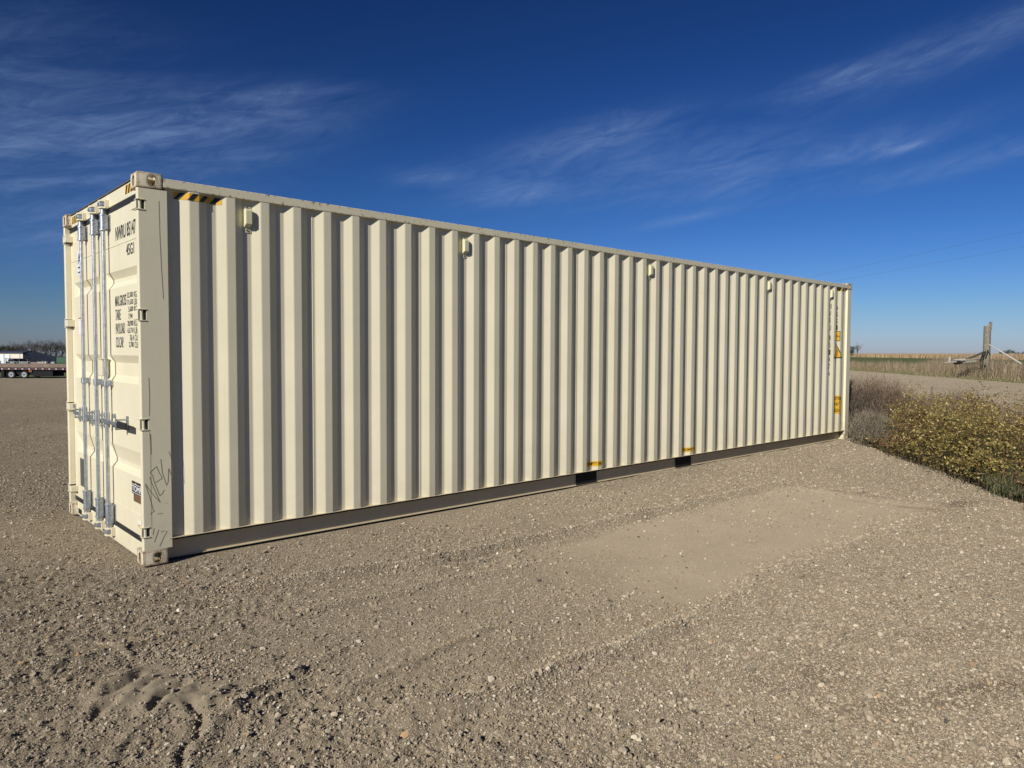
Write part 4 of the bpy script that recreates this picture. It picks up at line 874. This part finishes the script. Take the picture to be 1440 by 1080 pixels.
# ------------------------------------------------------------------ trees
M_BARK = M('bark', (.11, .095, .08), .95); M_FARLEAF = attr_mat('far_leaf', .9)
def bare_tree(label, px, depth, h, sd, zg=None, wide=.32, group='bare trees on the skyline', twc=(.085, .075, .07), nb=11, tw=1.0):
    r = random.Random(sd); c = at(px, depth, 0); z = gz(c) if zg is None else zg; h *= 1.3; root = thing('bare_tree', label, 'tree', (c[0], c[1], z), r.random()*6, group)
    tm, cm_ = MB(), MB(); th = h*.32
    tm.tube([(0, 0, -.3), (r.uniform(-.1, .1), 0, th*.6), (0, r.uniform(-.1, .1), th)], [h*.022, h*.018, h*.015], 6)
    def br(p, d, l, rad, lv):
        q = p+d*l*.5+Vector((r.uniform(-.06, .06), r.uniform(-.06, .06), .03))*l; e = p+d*l
        (tm if lv < 2 else cm_).tube([p, q, e], [rad*1.25, rad, rad*.8], 4 if lv < 2 else 3, cap=False)
        if lv < 4:
            for k in range(4 if lv == 0 else 3 if lv < 3 else 4):
                dd = (d+Vector((r.gauss(0, .5), r.gauss(0, .5), r.gauss(.12, .25)))).normalized(); br(p+d*l*r.uniform(.45, 1), dd, l*r.uniform(.55, .8), rad*.5, lv+1)
    for k in range(5):
        a = k*1.3+r.random(); br(Vector((0, 0, th*r.uniform(.7, 1))), Vector((math.cos(a)*wide*1.6, math.sin(a)*wide*1.6, 1)).normalized(), h*.30, h*.011, 0)
    br(Vector((0, 0, th)), Vector((0, 0, 1)), h*.33, h*.013, 0)
    tm.build('trunk', M_BARK, root); mt = bpy.data.materials.get('twigs%s' % str(twc)) or M('twigs%s' % str(twc), twc, .95); cm_.build('crown', mt, root); return root
def leafy_tree(label, px, depth, h, w, sd, cols, group=None, zg=None, trunk=.2, conic=False):
    r = np.random.default_rng(sd); c = at(px, depth, 0); z = gz(c) if zg is None else zg; root = thing('leafy_tree', label, 'tree', (c[0], c[1], z), 0, group)
    MB().tube([(0, 0, -.3), (.1, 0, h*trunk), (0, .1, h*.6)], [h*.03, h*.022, h*.01], 6).build('trunk', M_BARK, root); n = 26
    cc = r.normal(size=(n, 3)); cc /= np.linalg.norm(cc, axis=1)[:, None]; cc *= r.random((n, 1))**.4; cc = cc*[w/2*.75, w/2*.75, h*(1-trunk)/2*.8]+[0, 0, h*(trunk+(1-trunk)/2)]
    m = 2600; i = r.integers(0, n, m); P = cc[i]+r.normal(0, 1, (m, 3))*[w*.075, w*.075, h*.055]
    v, f, q = leaves(P, r.uniform(.035, .07, m)*h, pick(cols, m, .3), sd); mesh_np('crown', v, f, M_FARLEAF, q, root)
EG = [(.045, .055, .03), (.06, .07, .035), (.035, .042, .028)]; BR = [(.13, .10, .07), (.10, .085, .06), (.16, .12, .08)]
DL = 330
def H_(py, dep, z, hz=492.8): return 1.6+(hz-py)*dep/FPX-z
zb = -4.0
leafy_tree('dark evergreen tree at the left edge of the frame, left of the barn roof', 3, DL, H_(483.5, DL, zb), 6.5, 31, EG, zg=zb)
leafy_tree('small brown-leaved tree right of the dark evergreen, behind the barn', 15.5, DL, H_(485, DL, zb), 4.2, 32, BR, zg=zb)
TREES = [(20, 488, 'slight bare tree just right of the brown-leaved tree'), (26.5, 487.5, 'bare tree above the middle of the barn roof'), (31.5, 489, 'smallest bare tree above the barn roof'), (41, 485.5, 'round-headed bare tree above the barn ridge'), (49.5, 485, 'bushy bare tree just right of the barn ridge'),
         (57, 486, 'narrow bare tree above the sloping barn roof'), (65.5, 484.5, 'broad bare tree above the low end of the barn roof'), (72, 485, 'slim bare tree between the barn end and the green wagon'), (80, 484.5, 'tallest bare tree, standing above the green wagon'), (88, 486, 'bare tree next to the container edge above the green wagon'), (96, 486, 'bare tree half hidden by the container door end')]
for k, (px, py, lb) in enumerate(TREES): bare_tree(lb, px, DL+((k*37) % 23), H_(py, DL, zb), 50+k, zb, wide=.42 if k % 2 else .34)
for k, (px, w_, hh, lb) in enumerate(((60, 9, 2.4, 'low brown scrub below the bare trees right of the barn'), (76, 10, 3.2, 'dark scrub patch between the barn and the green wagon'), (87, 8, 3.4, 'dark scrub patch behind the green wagon'))):
    leafy_tree(lb, px, DL-12, H_(501 if k == 0 else 499.5, DL, zb), w_, 80+k, BR if k == 0 else [(.07, .06, .05), (.10, .08, .06)], zg=zb, trunk=.05)
bare_tree('lone slender bare tree on the horizon right of the container', 1204.5, 330, 4.9, 71, 0, wide=.16, group=None, twc=(.24, .24, .25))
leafy_tree('dark round tree peeping out behind the container top right edge', 1193.5, 250, 4.9, 4.2, 72, EG, zg=0, trunk=.1)
leafy_tree('biggest round green-brown tree of the clump on the right horizon', 1416.5, 520, 7.2, 9.0, 73, [(.075, .08, .055), (.10, .095, .065), (.06, .065, .05)], zg=-1, trunk=.02)
leafy_tree('small dark tree left of the biggest tree on the right horizon', 1405.5, 520, 5.4, 2.6, 74, [(.05, .055, .045)], zg=-1, trunk=.05)
leafy_tree('tiny dark shrub left of the tree clump on the right horizon', 1398.8, 520, 3.6, 2.2, 75, [(.05, .055, .045)], zg=-1, trunk=.02)
leafy_tree('low dark tree just right of the biggest tree on the horizon', 1428, 530, 5.2, 5.5, 76, [(.055, .06, .05)], zg=-1, trunk=.02)
leafy_tree('dark tree at the right edge of the frame on the horizon', 1438, 530, 5.1, 6.5, 77, [(.055, .06, .05)], zg=-1, trunk=.02)

# ------------------------------------------------------------------ flatbed trailer, barn, fence, wagon at left
M_DECK = M('deck_boards', (.23, .17, .13), .85, vary=.35, vscale=2); M_FRAME = M('black_frame', (.010, .010, .012), .7, spec=.2); M_TYRE = M('tyre', (.02, .02, .022), .8); M_RIM = M('rim', (.45, .46, .47), .4, metal=.6); M_TRED = M('red_tape', (.13, .02, .025), .5); M_TWHT = M('white_tape', (.50, .50, .50), .4)
TD = 76.0; tp = at(50, TD, 0); ts = math.atan2(cr[1], cr[0])+R(3.0); UX = TD/FPX
tr = thing('flatbed_trailer', 'long low flatbed trailer with worn wooden deck parked across the yard', 'trailer', (tp[0], tp[1], gz(tp)), ts)
def tx(px): return (px-50)*UX
deck = MB().box((tx(-75), .0, 1.13), (tx(150), 2.55, 1.50)).build('deck', M_DECK, tr)
MB().box((tx(-75), -.03, .86), (tx(150), 2.58, 1.128)).build('side_rail', M_FRAME, tr); MB().box((tx(-75), 2.552, 1.13), (tx(150), 2.58, 1.30)).build('side_rail', M_FRAME, tr)
for k in range(-6, 12):
    x = tx(4+k*9.17); MB().box((x, -.036, .93), (x+.20, -.032, 1.04)).build('reflective_tape', M_TWHT, tr); MB().box((x-.38, -.036, .91), (x-.06, -.032, 1.06)).build('reflective_tape', M_TRED, tr)
m = MB().box((tx(-60), .45, .60), (tx(150), .60, 1.035)); m.box((tx(-60), 1.95, .60), (tx(150), 2.1, 1.035)); m.build('main_beam', M_FRAME, tr)
m = MB().box((tx(6), .30, .34), (tx(74), .42, 1.0)); m.box((tx(4), .2, .14), (tx(10), 2.3, .9)); m.box((tx(46), .1, .2), (tx(73), 2.2, .86)); m.build('suspension_box', M_FRAME, tr)
MB().box((tx(3.5), .02, .12), (tx(7.5), .05, .92)).build('mud_flap', M_FRAME, tr); MB().box((tx(41), -.01, .68), (tx(45), .02, .86)).build('side_marker_bracket', M('rusty', (.30, .12, .05), .9), tr)
for px in (17, 34.6):
    for yy in (.02, 2.28):
        w = MB().tube([(tx(px), yy, .39), (tx(px), yy+.04, .39), (tx(px), yy+.24, .39), (tx(px), yy+.28, .39)], [.35, .39, .39, .35], 28).build('wheel', M_TYRE, tr, smooth=True)
        m = MB(); n = 28
        m.tube([(tx(px), yy-.012, .39), (tx(px), yy+.03, .39)], [.245, .245], n); m.build('rim', M_RIM, w)
        m = MB(); 
        for q in range(8): a = q*math.pi/4; m.tube([(tx(px)+.155*math.cos(a), yy-.02, .39+.155*math.sin(a)), (tx(px)+.155*math.cos(a), yy-.010, .39+.155*math.sin(a))], .036, 8)
        m.tube([(tx(px), yy-.03, .39), (tx(px), yy-.010, .39)], .08, 12); m.build('hub_holes', M_FRAME, w)
# barn
M_SID = M('white_siding', (.80, .70, .60), .6, vary=.1, vscale=.6); M_BDOOR = M('pale_blue_door', (.74, .80, .84), .5); M_NAVY = M('navy_metal', (.055, .065, .10), .5, vary=.2, vscale=.8)
BD = 262.0; UB = BD/FPX; bp = at(33, BD, 0); bz = -3.07; ba = math.atan2(cr[1], cr[0])
bn = thing('barn', 'white-sided barn with navy roof and dark gable end behind the trailer', 'barn', (bp[0], bp[1], bz), ba)
def bx_(px): return (px-33)*UB
eave = H_(496.6, BD, bz)+.0; ridge = H_(494.3, BD, bz)+.1; low = H_(504.2, BD, bz)
MB().box((bx_(-90), 0, 0), (0, .2, eave)).build('wall', M_SID, bn)
MB().add([(.02, 0, 0), (bx_(66), 9, 0), (bx_(66), 9, low), (bx_(40.5), 3.0, ridge), (.02, 0, eave)], [(0, 1, 2, 3, 4)]).build('gable_wall', M_NAVY, bn)
MB().prism([(-.4, eave-.10), (3.0, ridge-.05), (3.0, ridge+.12), (-.4, eave+.12)], 0, bx_(-90), bx_(34.2)).build('roof', M_NAVY, bn)
MB().add([(bx_(40.5), 3.0, ridge+.05), (bx_(67.5), 9.2, low+.02), (bx_(-90), 16, low+.02), (bx_(-90), 3.0, ridge+.05)], [(0, 1, 2, 3)]).build('roof', M('barn_roof_pale', (.45, .47, .5), .5), bn)
MB().add([(bx_(34), .0, eave+.10), (bx_(40.5), 3.0, ridge+.1), (bx_(40.5), 3.0, ridge-.1), (bx_(34), 0, eave-.1)], [(0, 1, 2, 3)]).build('roof_trim', M_SEAM, bn)
for a, b in ((-24, -9), (-8, 7), (8, 15.2)):
    d_ = MB().box((bx_(a), -.08, 0), (bx_(b), -.005, H_(499, BD, bz))).build('sliding_door', M_BDOOR, bn); MB().box((bx_(b)-.12, -.12, 0), (bx_(b), -.082, H_(498.5, BD, bz))).build('door_edge', M('door_edge', (.12, .14, .17), .6), d_)
MB().box((bx_(14), -.10, 0), (bx_(32.8), -.006, H_(504.5, BD, bz))).build('open_bay', M_FRAME, bn); MB().box((bx_(14), -2.2, H_(505, BD, bz)), (bx_(45), -.1, H_(504.2, BD, bz))).build('lean_to_roof', M_FRAME, bn)  # open bay is a black sheet painted for the shade within
for px in (14.5, 24, 33, 44.5): MB().box((bx_(px), -2.2, 0), (bx_(px)+.2, -2.0, H_(505, BD, bz))).build('post', M_SEAM, bn)
MB().box((bx_(28.6), -.05, H_(505, BD, bz)), (bx_(28.6)+.18, -.01, eave)).build('downpipe', M('pipe', (.3, .3, .32), .5), bn)
# cattle panels in front of the barn
FD = 150.0; UF = FD/FPX; fp = at(0, FD, 0); zf = gz(fp); fn = thing('fence', 'row of pale metal cattle panels in front of the barn', 'fence', (fp[0], fp[1], zf), ba)
M_PANEL = M('panel_steel', (.45, .46, .46), .5); ft = H_(508.3, FD, zf)
for k, (a, b) in enumerate(((-14, 1.4), (1.6, 9.4), (9.8, 26), (26.8, 43))):
    m = MB()
    for q in range(5): z = .15+(ft-.2)*q/4; m.tube([(a*UF, 0, z), (b*UF, 0, z)], .03, 5)
    m.build('panel', M_PANEL, fn)
for a in (1.5, 9.6, 26.4, 43.4): MB().box((a*UF-.06, -.05, 0), (a*UF+.06, .05, ft+.12)).build('post', M_FRAME, fn)
def sack(lb, px, py0, py1, wpx, col, dep=135, cat='sack pile'):
    c = at(px, dep, 0); z = 1.6-(py1-492.8)*dep/FPX; U = dep/FPX; r = random.Random(int(px*7)); root = thing('feed_sack_pile', lb, cat, (c[0], c[1], min(z, gz(c))), ba, 'pallets of goods beyond the trailer')
    H = 1.6-(py0-492.8)*dep/FPX-root.location.z; n = max(2, int(wpx)); mt = M('sacks', col, .8, vary=.3, vscale=1.5)
    for k in range(n):
        for j in range(2):
            w = wpx*U/n; hh = H/2; x0 = (k-n/2)*w; MB().box((x0+.01, -.3, j*hh+.005), (x0+w-.01, .3, (j+1)*hh*r.uniform(.92, 1.0))).build('sack', mt, root, bevel=.06)
sack('pale hay-coloured pile of sacks left of the pink pile', 19.5, 508.5, 512, 6, (.50, .48, .42)); sack('grey stacked blocks between the fence posts', 35, 508.8, 512, 13, (.42, .43, .42)); sack('pinkish sacks right of the last fence post', 49.5, 508.8, 512, 9, (.50, .38, .33))
sack('white and orange sacks in the middle of the row', 59, 507.8, 512, 9, (.62, .52, .47)); sack('brightest white sack at the right end of the row', 65.8, 507.8, 511, 2.4, (.8, .78, .74)); sack('flat white bundle left of the green wagon', 76, 508.3, 511, 5, (.6, .58, .58))
wp = at(87.5, 140, 0); zw = gz(wp); UW = 140/FPX; wg = thing('farm_wagon', 'green slatted farm wagon beside the container edge', 'wagon', (wp[0], wp[1], zw), ba); wh = H_(503, 140, zw); MG = M('green_paint', (.02, .075, .038), .5); MG2 = M('green_slat', (.035, .13, .065), .5)
MB().box((-7.2*UW, 0, H_(510.2, 140, zw)), (11*UW, 1.8, wh-.05)).build('body', MG, wg)
for q in range(4): z = H_(510, 140, zw)+(wh-H_(510, 140, zw))*(.1+.3*q); MB().box((-7.2*UW, -.05, z), (11*UW, -.005, z+.08)).build('slat', MG2, wg)
for a in (-4.5, 6): MB().tube([(a*UW, .1, .35), (a*UW, .4, .35)], .35, 16).build('wheel', M_TYRE, wg)
vp = at(15, 200, 0); zv = gz(vp); vv = thing('parked_pickup', 'dark blue pickup parked by the barn doors', 'pickup', (vp[0], vp[1], zv), ba); MV = M('dark_blue_paint', (.02, .035, .08), .35)
hv = H_(505, 200, zv); MB().prism([(-1.1, .45), (2.2, .45), (2.2, hv*.62), (1.2, hv*.66), (.8, hv), (-.4, hv), (-.8, hv*.7), (-1.1, hv*.7)], 1, 0, 1.8).build('body', MV, vv, bevel=.08); MB().prism([(-.45, hv*.68), (.95, hv*.68), (.7, hv*.95), (-.35, hv*.95)], 1, -.01, -.004).build('side_window', M_FRAME, vv)
for a in (-.6, 1.6): MB().tube([(a, -.02, .38), (a, .25, .38)], .38, 16).build('wheel', M_TYRE, vv)
# far yard furniture on the horizon at right: hazy specks of poles
print('objects', len(S.objects))
